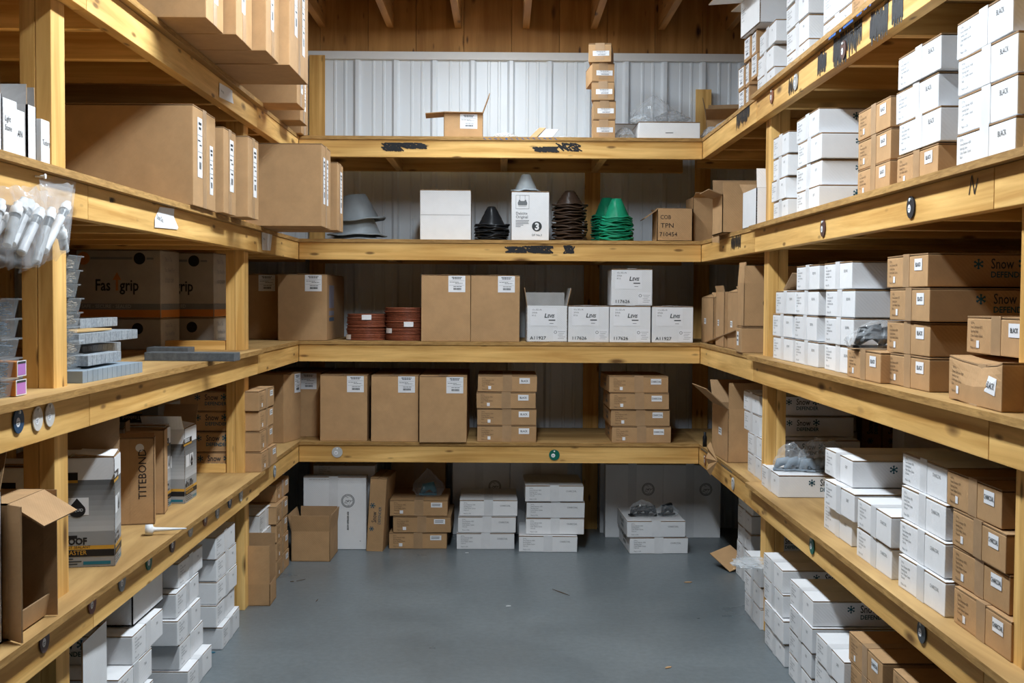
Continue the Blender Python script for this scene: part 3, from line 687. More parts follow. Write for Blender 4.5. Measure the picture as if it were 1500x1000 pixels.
# --- top back shelf
open_box('cardboard_carton',.205,.17,.135,Vector((atY(650,180,6.12).x,6.12,Z4)),R(3),'open brown carton with spread flaps, alone on top back shelf',{'front':100,'left':(95,.10),'right':(20,.105),'back':10},.022,labels=[SHIP(.13,.085,.09,.075)])
kind('mini_ship',.118,.24,.098,'kraft',[],[dict(x=.065,z=.045,w_=.085,h=.026,kind='ship')],tape=True,tfront=.9)
xs=(868,869,866.5,867,861.5); rr=(3,2,6,-4,8)
for i in range(5):
    put('mini_ship',Vector((atY(xs[i],150,6.12).x,6.12,Z4+i*.0985-(.03 if False else 0))),R(-rr[i]*1.0),ORD[5][i]+' small brown carton of the tall leaning stack, top back shelf','small cartons stacked on the top back shelf')
kind('low_white',.32,.30,.088,'white',[lambda b,w_,d,h:b.rect(.14,.18,.028,.031,faceT('front',w_,d,h),'ink')],tape=False,nv=1)
put('low_white',Vector((atY(935.5,190,6.10).x,6.10,Z4)),0,'flat white tray carton under clear bags, top back shelf')
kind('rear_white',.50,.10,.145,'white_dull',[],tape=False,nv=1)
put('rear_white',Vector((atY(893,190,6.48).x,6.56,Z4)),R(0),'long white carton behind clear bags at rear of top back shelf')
open_box('cardboard_carton',.30,.26,.14,Vector((atY(1036,170,6.32).x,6.36,Z4)),R(-12),'brown carton with drooping flap in right corner of top back shelf',{'front':70,'back':5,'left':10},.12)
# --- floor under the back shelves
kind('emblem_front',.335,.09,.392,'white',[p_emblem(.237,.262,.036),lambda b,w_,d,h:b.text('SNOW DEFENDER 6500',.0125,lambda u,v:(.242-v,-EPS,.105+u),'ink',.75,False,.03),p_bars(.30,.045,.012,1,.01),p_bars(.03,.375,.30,1,.01,'ink_soft',hh=.0015),p_bars(.03,.02,.28,1,.01,'ink_soft',hh=.0015)],tape_x=.16,nv=1)
kind('emblem_back',.335,.09,.44,'white',[p_small(z=.43,x=.03)],tape=False,nv=1)
P=atZ(444,805,0); put('emblem_front',Vector((P.x,6.20,0)),R(.5),'tall white emblem carton with vertical lettering, left on floor under back shelves')
put('emblem_back',Vector((P.x+.035,6.31,0)),R(.3),'tall white carton just behind the emblem carton, left on floor')
kind('end_brown',.088,.31,.395,'kraft',[lambda b,w_,d,h:(lambda T:(b.star(.013,lambda u,v:T(.034-v,.13+u),'ink_teal',-.068+.06,.012),b.star(.015,lambda u,v:T(.034-v,.13+u),'ink_teal',.046+.07,.014),b.text('Snow',.036,lambda u,v:T(.044-v,.185+u),'ink',.72,True),b.text('DEFENDER',.021,lambda u,v:T(.068-v,.195+u),'ink_teal',.92,True)))(faceT('front',w_,d,h))],tape=False,nv=1)
P=atZ(536.5,807,0); put('end_brown',Vector((P.x,P.y,0)),R(-4),'brown snowflake carton standing on end, leaning, under back shelves',tilt=(0,R(3.2)))
P=atZ(570,803.5,0); Yc=P.y
for i,px in enumerate((570,575.5,571)):
    put('brown_lines',Vector((atY(px,790,Yc).x,Yc,i*.0885)),R((.5,-.4,.6)[i]),ORD[3][i]+' flat brown carton of the floor stack left of centre','flat cartons on the floor under the back shelves')
kind('tall_brown',.31,.12,.42,'kraft',[],tape=True,nv=1)
for i,px in enumerate((573,)):
    put('tall_brown',Vector((atY(px,750,6.66).x,6.66,0)),0,'tall plain brown carton against wall behind flat brown floor stack')
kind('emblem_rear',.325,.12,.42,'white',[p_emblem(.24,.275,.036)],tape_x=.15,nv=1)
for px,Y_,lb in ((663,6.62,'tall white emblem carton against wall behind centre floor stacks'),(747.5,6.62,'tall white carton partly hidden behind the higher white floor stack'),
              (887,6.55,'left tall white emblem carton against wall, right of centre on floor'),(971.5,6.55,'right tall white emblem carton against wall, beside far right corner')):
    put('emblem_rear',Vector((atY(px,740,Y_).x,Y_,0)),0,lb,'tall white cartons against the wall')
put('emblem_rear',Vector((atY(879,740,6.68).x,6.675,0)),0,'tall white carton edge showing behind the left wall emblem carton','tall white cartons against the wall')
P=atZ(669,804,0)
for i,px in enumerate((669,671,673)): put('white_CHARCOAL',Vector((atY(px,790,P.y+.0).x,P.y+.005*i,i*.0885)),R((1,.5,.6)[i]),ORD[3][i]+' white carton of the three-high centre floor stack','flat cartons on the floor under the back shelves')
P=atZ(760,808,0)
for i,px in enumerate((760,770.5,771,769)): put('white_CHARCOAL',Vector((atY(px,790,P.y+.03).x,P.y+(0,.03,.03,.02)[i],i*.0885)),R((-1,-.5,0,.5)[i]),ORD[4][i]+' white carton of the four-high centre floor stack','flat cartons on the floor under the back shelves')
P=atZ(922,811,0)
for i,px in enumerate((922.5,918.5)): put('white_CHARCOAL',Vector((atY(px,800,P.y).x,P.y,i*.0885)),R((2.5,2)[i]),ORD[2][i]+' white carton of the low floor pair carrying a clear bag','flat cartons on the floor under the back shelves')
P=atZ(426.5,822,0); open_box('cardboard_carton',.198,.25,.155,Vector((P.x,P.y,0)),R(-1),'open empty brown carton on floor in left far corner',{'front':12,'back':3,'left':14,'right':6},.085)
# ================================================================== LEFT SIDE
def lface(px,py_z,z,ly):     # right (far) or left edge on the left unit
    return LF.lx(px,ly,z)
# --- top shelf, big overhanging cartons
kind('huge',.215,.60,.40,'kraft',[],[SHIP(.12,.20,.05,.26)],tape=True,nv=2,tfront=1)
kind('huge2',.235,.60,.40,'kraft',[],[SHIP(.10,.22,.05,.26)],nv=1); kind('huge3',.225,.60,.40,'kraft',[],[SHIP(.10,.22,.05,.26)],nv=1)
kind('huge4',.40,.60,.42,'kraft',[],[SHIP(.13,.26,.06,.26),SHIP(.29,.22,.055,.26)],tape=True,nv=1)
for px,pz,ly,key,lb in ((302,.01,-.17,'huge','nearest big brown carton overhanging the left top shelf'),(346,.01,-.209,'huge2','second nearest big brown carton overhanging the left top shelf'),
                    (390,.01,-.255,'huge3','third nearest big brown carton overhanging the left top shelf'),(424,.01,-.29,'huge4','wide far brown carton with two labels overhanging left top shelf')):
    lx=LF.lx(px,ly,Z4+.01); put(key,LF.W(lx,ly,Z4),LF.rot,lb,'big cartons on the left top shelf')
kind('mid_ship',.20,.55,.27,'kraft',[],[SHIP(.12,.14,.05,.16)],nv=1)
for i,(px,ly) in enumerate(((435,-.17),(440,-.10),(441.5,-.03))):
    lx=LF.lx(px,ly,Z4+.01); put('mid_ship',LF.W(lx,ly,Z4),LF.rot,['nearer','middle','farther'][i]+' lower brown carton beyond the big ones, left top shelf','lower cartons on the left top shelf')
# --- third shelf
kind('big_side',.30,.62,.335,'kraft',[],[SHIP(.085,.20,.06,.20),SHIP(.24,.14,.045,.17)],nv=1)
kind('big_side2',.19,.62,.31,'kraft',[],[SHIP(.12,.18,.06,.19)],nv=1)
kind('big_side3',.26,.60,.355,'kraft',[],[SHIP(.07,.2,.055,.2),SHIP(.16,.2,.05,.2)],nv=1)
for px,ly,key,lb in ((283,-.035,'big_side','largest nearest brown carton on left third shelf'),(328,-.055,'big_side2','second brown carton on left third shelf, taped, one label'),
                  (363.5,-.092,'big_side2','third brown carton on left third shelf, partly behind second'),(471,-.285,'big_side3','brown carton jutting farthest over left third shelf edge, two labels'),(494,-.31,'big_side2','last brown carton at far end of left third shelf')):
    lx=LF.lx(px,ly,Z3+.02); put(key,LF.W(lx,ly,Z3),LF.rot,lb,'big cartons on the left third shelf')
# small white cartons with marker notes
def note(lines,x,z,s):
    def f(b,w_,d,h):
        T=faceT('front',w_,d,h)
        for i,t in enumerate(lines): b.text(t,s,lambda u,v:T(x+u+v*.15,z-i*s*1.1+v),'marker',.85)
    return f
kind('note1',.07,.14,.13,'white',[note(['Light','Stone'],.006,.075,.018)],tape=False,nv=1,seam=False)
kind('note2',.05,.14,.115,'white',[note(['AN'],.008,.05,.022)],tape=False,nv=1,seam=False)
kind('note3',.052,.14,.115,'white',[note(['Tudory'],.004,.05,.018)],tape=False,nv=1,seam=False)
for px,key,lb,ly in ((5,'note1','white sample carton handwritten Light Stone, left third shelf',.01),(23,'note2','white sample carton beside the handwritten Light Stone one',.012),(60.5,'note3','white sample carton handwritten next to left post',.01)):
    lx=LF.lx(px,ly,Z3+.06); put(key,LF.W(lx,ly,Z3),LF.rot,lb,'white sample cartons on the left third shelf')
P=LF.W(LF.lx(40,.012,Z3+.1),.012,Z3); open_box('cardboard_carton',.05,.14,.13,P,LF.rot,'open grey-white sample carton with raised flap, left third shelf',{'left':0,'right':-3,'back':0},.045,'white_dull','white_dull',group='white sample cartons on the left third shelf')
P=LF.W(LF.lx(-16,.012,Z3+.1),.012,Z3); open_box('cardboard_carton',.06,.14,.13,P,LF.rot,'leftmost white sample carton cut by photo edge, left third shelf',{'left':0,'right':-3,'back':0},.05,'white','white_dull',group='white sample cartons on the left third shelf')
# --- second shelf, near part: see-through tubs, seal strips, printed cartons
def tub(P,label,contents,clab,rz=0,w_=.075,d=.10,h=.040,fill='screw_metal',group='clear screw tubs on the left second shelf'):
    r=link('storage_tub',None,None,P,(0,0,rz)); tag(r,label,'tub',group)
    b=MB(); k=.86
    lo=[(-w_/2*k,-d/2*k,.001),(w_/2*k,-d/2*k,.001),(w_/2*k,d/2*k,.001),(-w_/2*k,d/2*k,.001)]; hi=[(-w_/2,-d/2,h),(w_/2,-d/2,h),(w_/2,d/2,h),(-w_/2,d/2,h)]
    b.add(lo+hi,[(3,2,1,0),(0,1,5,4),(1,2,6,5),(2,3,7,6),(3,0,4,7)],'tub_film'); link('body',b.mesh('tub'),r)
    b=MB(); b.bbox(-w_/2-.006,w_/2+.006,-d/2-.006,d/2+.006,h,h+.004,'tub_film',.0015); link('lid',b.mesh('lid'),r)
    b=MB(); rn=random.Random(hash(label)%97 if False else int(P.z*1000))
    for _ in range(170):
        x=rn.uniform(-.42,.42)*w_*k; y=rn.uniform(-.42,.42)*d*k; z=rn.uniform(.004,h*.85); a=rn.uniform(0,PI); e=rn.uniform(-.3,.3); L=.012
        dx,dy,dz=math.cos(a)*L*math.cos(e),math.sin(a)*L*math.cos(e),math.sin(e)*L*.5
        p0=Vector((max(-w_*k/2+.002,min(w_*k/2-.002,x-dx)),max(-d*k/2+.002,min(d*k/2-.002,y-dy)),max(.003,z-dz))); p1=Vector((max(-w_*k/2+.002,min(w_*k/2-.002,x+dx)),max(-d*k/2+.002,min(d*k/2-.002,y+dy)),min(h-.002,z+dz)))
        b.tube([p0,p1],.0017,fill,3,False)
    o=link('loose_screws',b.mesh('screws'),None,P,(0,0,rz)); tag(o,clab,'screws',None,'stuff')
n9=['lowest','second','third','fourth','fifth','sixth','seventh','eighth','ninth']
P0=LF.W(LF.lx(113,.05,1.3),.05,Z2)
for i in range(9):
    tub(P0+Vector((-.055+.004*((i*7)%3-1),.02+.003*((i*5)%3-1),i*.0372)),'clear tub, %s up in the tub stack beside near left post'%n9[i],None,'loose tan screws in the %s tub up beside near left post'%n9[i],h=.0325)
P1=LF.W(LF.lx(4,.05,1.3),.05,Z2)
for i in range(5):
    tub(P1+Vector((-.03,.0,i*.0445)),'clear tub, %s up in the stack at left photo edge'%n9[i],None,'loose dark screws in the %s tub up at left photo edge'%n9[i],w_=.09,fill='screw_dark',group='dark screw tubs at the left photo edge')
kind('violet',.062,.06,.042,'orange_print',[lambda b,w_,d,h:(b.rect(.002,w_-.002,.002,h-.004,faceT('front',w_,d,h,.0006),'white'),b.rect(.006,w_-.008,.005,h-.008,faceT('front',w_,d,h,.0012),'violet_print'),b.rect(.006,w_-.008,h-.011,h-.006,faceT('front',w_,d,h,.0016),'ink'),p_bars(.012,.024,.03,3,.007,'ink_soft')(b,w_,d,h))],tape=False,nv=1,seam=False)
for i,px in enumerate((22.5,24.5)): put('violet',LF.W(LF.lx(px,.03,Z2+.02),.03,Z2+i*.0427),LF.rot+R((0,3)[i]),['lower','upper'][i]+' small orange box with violet label beside near left post','small violet labelled boxes')
# foam closure strips: segmented grey strips
def strip(P,rot,label,n=8,seg=.055,d=.10,h=.028,mat='slate_face',top='slate',curve=.0,name='closure_strip'):
    r=tag(link(name,None,None,P,rot),label,'strip','grey closure strips on the left second shelf')
    for i in range(n):
        b=MB(); z0=curve*math.sin(PI*i/(n-1)) ; b.bbox(i*seg,(i+1)*seg-.002,0,d,z0,z0+h,mat,.0015); link('segment',b.mesh('seg'),r)
    return r
def strip2(pa,X,zo,label,n,seg,d,h,mat,rz=0):
    Y_=-1710*X/(737-pa); return strip(Vector((X,Y_,Z2+zo)),(0,0,LF.rot+R(rz)),label,n,seg,d,h,mat)
S0=LF.W(LF.lx(168,.03,Z2+.01),.03,Z2)
strip2(122,-1.095,0,'lowest row of grey segmented strip on left second shelf',13,.035,.17,.032,'seal',-2)
strip2(130,-1.11,.040,'short grey segmented strip above the lowest row',8,.036,.08,.028,'slate_face',1)
strip2(122,-1.20,.056,'inner grey segmented strip behind the short one',8,.042,.08,.028,'slate_face',0)
strip2(117,-1.13,.098,'long level grey segmented strip beside the tub stack',10,.05,.09,.028,'slate_face',0)
strip2(119,-1.24,.132,'topmost grey segmented strip behind the tub stack',7,.05,.09,.028,'slate_face',1)
b=MB(); b.bbox(0,.30,0,.07,0,.006,'sample_wood'); tag(link('wood_sample',b.mesh('w'),None,Vector((-1.15,3.14,Z2+.128)),(0,0,LF.rot)),'thin pale wood slat lying on the upper grey strip','wood slat')
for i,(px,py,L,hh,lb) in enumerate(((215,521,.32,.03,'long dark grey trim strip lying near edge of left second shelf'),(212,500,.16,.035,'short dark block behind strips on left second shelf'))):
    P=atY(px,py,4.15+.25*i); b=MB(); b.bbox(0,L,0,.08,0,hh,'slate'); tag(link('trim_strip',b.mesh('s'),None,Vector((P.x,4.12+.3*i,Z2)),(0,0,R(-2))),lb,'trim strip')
# rear cartons with fastener brand print
def fast(b,w_,d,h):
    for sd in ('front','right'):
        T=faceT(sd,w_,d,h); W2=w_ if sd=='front' else d
        b.rect(0.002,W2-.002,.035,.06,T,'grey_print'); b.rect(0.002,W2-.002,.002,.034,T,'orange_print')
    T=faceT('front',w_,d,h); T2=faceT('front',w_,d,h,.0016)
    b.text('SAFE - SECURE - SEALED',.021,lambda u,v:T2(.02+u,.041+v),'lightgrey_print',.95)
    b.text('Fas',.068,lambda u,v:T(.078+u,.115+v),'black_print',.78,False,.018); b.text('grip',.068,lambda u,v:T(.185+u,.115+v),'black_print',.78,False,.018)
    b.rect(.168,.178,.115,.165,T,'orange_print'); b.add([T(.155,.16),T(.191,.16),T(.173,.192)],[(0,1,2)],'orange_print')
    b.disc(.027,lambda u,v:T(.03+u,.25+v),'orange_print'); b.disc(.025,lambda u,v:T(.27+u,.25+v),'black_print'); b.rect(.06,.24,.246,.256,T,'grey_print'); b.rect(.30,.33,.246,.254,T,'grey_print')
    T=faceT('right',w_,d,h)
    for k in range(3): b.text(('This Is Tile','You Need For','GOOD GRIP')[k],.026,lambda u,v:T(.05+u,.24-.045*k+v),'grey_print',.8)
kind('fast',.36,.24,.29,'fast_board',[fast],tape=True,tfront=0,nv=2)
kind('fastlow',.36,.24,.135,'fast_board',[lambda b,w_,d,h:[b.disc(.024,lambda u,v:faceT('front',w_,d,h)(.26+u,.09+v),'black_print'),[b.text(('This Is Tile','You Need For','GOOD GRIP')[k],.026,lambda u,v:faceT('right',w_,d,h)(.05+u,.095-.036*k+v),'grey_print',.8) for k in range(3)]]],tape=False,nv=1)
for px,Y_,side_ in ((123,4.95,'left'),(207,5.25,'right')):
    x=atY(px,440,Y_).x
    put('fastlow',Vector((x-.03,Y_,Z2)),R(-3),'lower carton under the %s Fastgrip carton, left second shelf'%side_,'Fastgrip cartons on the left second shelf')
    put('fast',Vector((x-.03,Y_,Z2+.1355)),R(-3),'upper %s Fastgrip printed carton deep on left second shelf'%side_,'Fastgrip cartons on the left second shelf')
# --- lowest left shelf, near part
def tite(b,w_,d,h,dark=True):
    for sd in ('left','front'):
        T=faceT(sd,w_,d,h); T2=faceT(sd,w_,d,h,.0016); W2=d if sd=='left' else w_
        b.rect(.001,W2-.001,h*.80,h-.003,T,'white'); n=10
        [b.rect(.001,W2-.001,(.33+.047*k_)*h,(.33+.047*(k_+1))*h,T,'grad%d'%k_) for k_ in range(10)]
        b.rect(.001,W2-.001,.0*h+.002,.33*h,T,'midgrey_print')
        b.rect(.001,W2-.001,.165*h,.20*h,T2,'gold_print'); b.rect(.001,W2-.001,.10*h,.16*h,T2,'black_print')
        T3=faceT(sd,w_,d,h,.0022)
        x0=W2*.25; s=W2/.16
        b.rect(x0-.06*s,x0+.05*s,.80*h,.87*h,T2,'black_print'); b.rect(x0-.06*s,x0+.05*s,.775*h,.80*h,T2,'gold_print')
        b.text('Titebond',.024*s,lambda u,v:T3(x0-.055*s+u,.818*h+v),'white',.82,False,.03)
        for q in (.0,.62): b.rect(W2*(.06+q*.55),W2*(.06+q*.55)+W2*.29,.48*h,.64*h,T2,'white')
        cx=W2*.55; b.add([T3(cx+.0,.635*h)]+[T3(cx+.0165*s*math.cos(a),.525*h+.0145*s*math.sin(a)) for a in [PI*.86+PI*1.28*i/12 for i in range(13)]],[tuple(range(14))],'black_print')
        T4=faceT(sd,w_,d,h,.0028)
        b.text('LIQUID',.0085*s,lambda u,v:T4(cx+u,.515*h+v),'white',.85,True)
        b.rect(W2*.1,W2*.55,.265*h,.295*h,T2,'black_print'); b.text('Titebond',.012*s,lambda u,v:T3(W2*.12+u,.268*h+v),'white',.9)
        b.text('METAL ROOF',.019*s,lambda u,v:T2(W2*.02+u,.212*h+v),'black_print',.9,False,.04); b.text('WEATHERMASTER',.0125*s,lambda u,v:T3(W2*.05+u,.118*h+v),'gold_print',.95)
        b.text('HIGH TECHNOLOGY SEALANT',.0085*s,lambda u,v:T3(W2*.04+u,.175*h+v),'black_print',.9)
        for k in range(3): b.rect(W2*.05,W2*(.5,.6,.55)[k],(.075-.024*k)*h,(.085-.024*k)*h,T2,'ink')
        b.rect(W2*.62,W2*.95,.025*h,.055*h,T2,'d_bluegreen')
def cor(px,py): return atZ(px,py,Z1)
G_='sealant cartons on the left lowest shelf'
open_box('sealant_carton',.13,.22,.305,cor(168.3,829),LF.rot+R(11),'open grey and white Titebond LIQUID sealant carton beside near left post',{'left':-86,'back':-88,'right':(3,.10),'front':-86},.10,'white','kraft_in',[tite],group=G_)
P=cor(107,833)
open_box('sealant_carton',.10,.20,.30,P-Vector((.01,.135,0)),LF.rot+R(2),'sealant carton mostly hidden behind near left post',{'left':-86,'right':-86},.10,'white','kraft_in',[tite],group=G_)
open_box('sealant_carton',.17,.15,.272,cor(271,737.5),LF.rot+R(1),'far open Titebond sealant carton with upright pale flaps, left lowest shelf',{'left':(40,.07),'right':(32,.085),'front':-80},.05,'white','kraft_in',[tite],group=G_)
open_box('sealant_carton',.066,.15,.285,cor(245,743)+Vector((0,-.018,0)),LF.rot+R(1),'sealant carton squeezed behind the plain opened brown carton, left lowest shelf',{'left':-80,'right':-80},.05,'white','kraft_in',[tite],group=G_)
def titeb(b,w_,d,h):
    T0=faceT('left',w_,d,h)
    b.text('TITEBOND',.036,lambda u,v:T0(d-.026-v,.085+u),'marker',.95)
    b.disc(.0135,lambda u,v:T0(d-.046+u,h-.030+v),'paper'); b.rect(d-.078,d-.0775,0,h,T0,'kraft_edge')
open_box('cardboard_carton',.08,.135,.285,cor(226.7,767.5),LF.rot+R(14),'tall brown carton hand marked TITEBOND, left lowest shelf',{'left':(-75,.04)},.05,'kraft','kraft_in',[titeb])
open_box('cardboard_carton',.10,.13,.29,cor(243.6,751.5)+Vector((0,-.02,0)),LF.rot+R(10),'tall opened brown carton right behind the hand marked TITEBOND one',{'back':2},.03,'kraft','kraft_in')
kind('tite_flat',.21,.30,.085,'grey_print',[lambda b,w_,d,h:(b.rect(.05,.15,.022,.052,faceT('front',w_,d,h),'black_print'),b.text('Titebond',.022,lambda u,v:faceT('front',w_,d,h,.0015)(.142-u,.046-v),'white_dull',.8),b.rect(.05,.15,.055,.060,faceT('front',w_,d,h),'gold_print'))],tape=False,nv=1)
x=atY(156,620,4.40).x
put('tite_flat',Vector((x,4.35,Z1+.262)),0,'upside-down dark Titebond carton on cartons at rear of left lowest shelf')
kind('support',.22,.26,.26,'white_dull',[],nv=1); put('support',Vector((x-.0,4.36,Z1)),0,'pale carton carrying the upside-down Titebond carton')
# caulk nozzle
P=LF.W(LF.lx(227,.03,Z1+.02),.06,Z1+.018); b=MB(); b.lathe([(.0,0),(.017,0),(.017,.022),(.009,.024),(.0075,.03),(.002,.125),(.0,.125)],'plastic_white',20)
q=link('caulk_nozzle',b.mesh('nozzle'),None,Vector((P.x,P.y,Z1+.0175)),(0,R(90),R(12))); tag(q,'white plastic caulking nozzle lying beside the hand marked carton','nozzle')
# rear snowflake cartons seen beyond the near part
kind('dark_long',.40,.31,.087,'kraft',[p_snow('front',.24,.046,1.1)])
for i in range(5):
    put('dark_long',Vector((atY(254,640,6.2).x,6.2,Z1+i*.0885)),0,ORD[5][i]+' brown snowflake carton behind partition, left lowest shelf','snowflake cartons at the rear of the left lowest shelf')
# open large carton near post, left edge
q=open_box('cardboard_carton',.30,.20,.28,Vector((-1.065-.29,2.53,Z1+.302)),0,'large brown carton lying on its side, open to the aisle, at left photo edge',{'left':(-32,.09),'back':(8,.03),'front':(35,.05),'right':(-80,.05)},.10); q.rotation_euler=(0,PI/2,0)
open_box('cardboard_carton',.20,.32,.33,LF.W(LF.lx(3,.02,Z1+.1)-.20,.02,Z1),LF.rot,'white open carton cut by left photo edge, lowest shelf',{'right':(25,.10),'left':10},.09,'white','kraft_in')
# far part lowest shelf
stack(LF,[383,381.5,380,379],Z1,['brown_lines']*4,'flat brown carton','of stack in far left corner, lowest shelf',ly=-.03,dy=[0,.005,.01,.01],group='flat cartons in the far left corner',jr=1.5)
kind('tall_ship_l',.215,.36,.358,'kraft',[],[SHIP(.17,.30,.075,.10)],tape=False,nv=1)
put('tall_ship_l',Vector((-1.126,5.99,Z1)),R(76),'tall labelled brown carton turned toward aisle in far left corner, lowest shelf')
# --- floor left
stack(LF,[326,317,317.5,317.5,315.5],0,['white_TAN']*5,'white carton','of floor stack beside the far left post',ly=-.0,dy=[0,.02,.02,.02,.02],group='white cartons on the floor at the left')
stack(LF,[275.6,263,260,258,261],0,['white_TAN']*5,'white carton','of middle floor stack along left',ly=-.01,dy=[0,.03,.03,.04,.05],group='white cartons on the floor at the left')
stack(LF,[176,173,173.5,194],0,['white_TAN']*4,'white carton','of near floor stack along left',ly=.0,dy=[0,.01,.02,.02],group='white cartons on the floor at the left')
open_box('cardboard_carton',.31,.36,.10,LF.W(LF.lx(197,.04,.4),.045,.3545),LF.rot,'open white carton with lifted flap atop near left floor stack',{'right':(60,.09),'front':-70},.08,'white','kraft_in',group='white cartons on the floor at the left')
open_box('cardboard_carton',.22,.30,.26,LF.W(LF.lx(122,.03,.2),.03,0),LF.rot+R(3),'open white carton with tall pale flap beside near left post, floor',{'front':(0,.18),'left':(-15,.06)},.12,'white','kraft_in')
P=atZ(367,891,0); open_box('cardboard_carton',.15,.26,.095,Vector((-1.01,5.055,0)),LF.rot+R(1),'open brown carton with high standing flaps in front of far left floor stacks',{'left':(2,.17),'right':(-4,.20),'back':3},.20)
stack(LF,[379.5]*4,0,['plain_white']*4,'white carton','of floor stack beyond far left post',ly=.035,dy=[0,.005,.0,.01],group='cartons on the floor in the far left corner',rot=0)
stack(LF,[405,405.5,405,404.5,404.5],0,['brown_lines']*5,'brown carton','of tall floor stack in far left corner',ly=.01,dy=[0,0,0,.0,.02],group='cartons on the floor in the far left corner')
# ================================================================== RIGHT FAR CORNERS
# second shelf: slender opened cartons, then a stacked pair
for i,(px,w_,h,lb) in enumerate(((1027.5,.27,.235,'leftmost'),(1048.5,.26,.265,'middle'),(1065.5,.22,.26,'rightmost'))):
    open_box('cardboard_carton',w_,.22,h,RT.W(RT.lx(px,.02,Z2+.1),.02,Z2),RT.rot+R((3,-2,1)[i]),'%s slender torn brown carton in far right corner, second shelf'%lb,{'front':(-70,.06),'right':(-60,.05)} if i!=1 else {'front':(12,.03),'back':5},.05,labels=[dict(x=.09,z=.115,w_=.045,h=.03,kind='lines')],group='torn cartons in the far right corner, second shelf')
lx=RT.lx(1081,.0,Z2+.05)
kind('corner_low',.125,.36,.112,'kraft',[],[dict(x=.05,z=.06,w_=.04,h=.06,kind='lines')],tape=False,nv=1)
put('corner_low',RT.W(lx,-.01,Z2),RT.rot,'low brown carton at bottom of corner pair beside middle right post','corner pair of brown cartons')
open_box('cardboard_carton',.125,.36,.185,RT.W(lx+.002,-.005,Z2+.1135),RT.rot+R(1),'brown emblem carton with upright flaps on top of the corner pair',{'right':(0,.075),'front':(-4,.09),'back':0},.1,prints=[p_emblem(.10,.10,.018,'right','ink_brown')],group='corner pair of brown cartons')
q=tag(link('cardboard_sheet',None,None,RT.W(-.05,.03,Z2+.002)),'long brown cardboard flap slanting down to the back corner, second shelf','cardboard')
b=MB(); a=RT.W(.05,.015,Z2+.004)-q.location; c=RT.W(lx-.01,.005,Z2+.098)-q.location; b.slab(a,c-a,Vector((.11,0,.0)),.004,'kraft','kraft_in','kraft_edge'); link('panel',b.mesh('sheet'),q)
b=MB(); b.lathe([(0,0),(.011,0),(.011,.05),(.007,.058),(.007,.075),(0,.075)],'rubber_black',14); P=atY(1032.5,640,5.95); tag(link('glue_bottle',b.mesh('bottle'),None,Vector((P.x,5.95,Z1))),'small dark bottle standing in right corner of lowest back shelf','bottle')
# lowest shelf open carton
open_box('cardboard_carton',.355,.30,.25,RT.W(RT.lx(1043,.0,Z1+.1),.0,Z1),RT.rot+R(1.5),'large open brown carton with ragged flaps in far right corner, lowest shelf',{'right':(2,.12),'left':(35,.13),'front':(48,.14),'back':(-10,.1)},.12,labels=[dict(x=.19,z=.13,w_=.07,h=.035,kind='lines')])
b=MB(); rn=random.Random(4)
for k in range(7):
    a0=R(95+k*13); a1=R(95+k*13+12); L=.13
    b.add([(0,0,0),(L*math.cos(a0),.012*(k%2),L*math.sin(a0)),(L*math.cos(a1),.012*((k+1)%2),L*math.sin(a1))],[(0,1,2)],'kraft')
P=RT.W(RT.lx(1051,-.03,Z1),-.030,Z1+.003); tag(link('pleated_paper',b.mesh('fan'),None,P,(0,R(-35),R(-75))),'pleated brown paper fan hanging by the open corner carton','paper')
# third shelf corner
open_box('cardboard_carton',.16,.20,.235,Vector((atY(1015,320,6.16).x,6.16,Z3)),R(2),'dim brown open carton at right end of third back shelf',{'front':(70,.06),'right':(25,.06)},.06)
lx=RT.lx(1043.5,-.04,Z3+.1)
open_box('cardboard_carton',.25,.27,.175,RT.W(lx,-.04,Z3),RT.rot+R(0),'open brown carton jutting past shelf edge, far right third shelf',{'right':(0,.055),'left':(10,.09),'back':0,'front':(70,.07)},.06)
q=tag(link('cardboard_sheet',None,None,RT.W(lx-.03,-.03,Z3-.03)),'small brown flap hanging over the edge, far right third shelf','cardboard')
b=MB(); b.slab((0,0,0),(-.0,-.17,-.01),(0,0,.13),.004,'kraft','kraft_in','kraft_edge'); link('panel',b.mesh('sheet'),q)
open_box('cardboard_carton',.27,.26,.155,RT.W(RT.lx(1088,.0,Z3+.1),.0,Z3),RT.rot,'open white carton stuffed with clear bag, beside middle right post, third shelf',{'left':(62,.10),'right':(-10,.08),'back':(0,.09)},.08,'white','kraft_in')
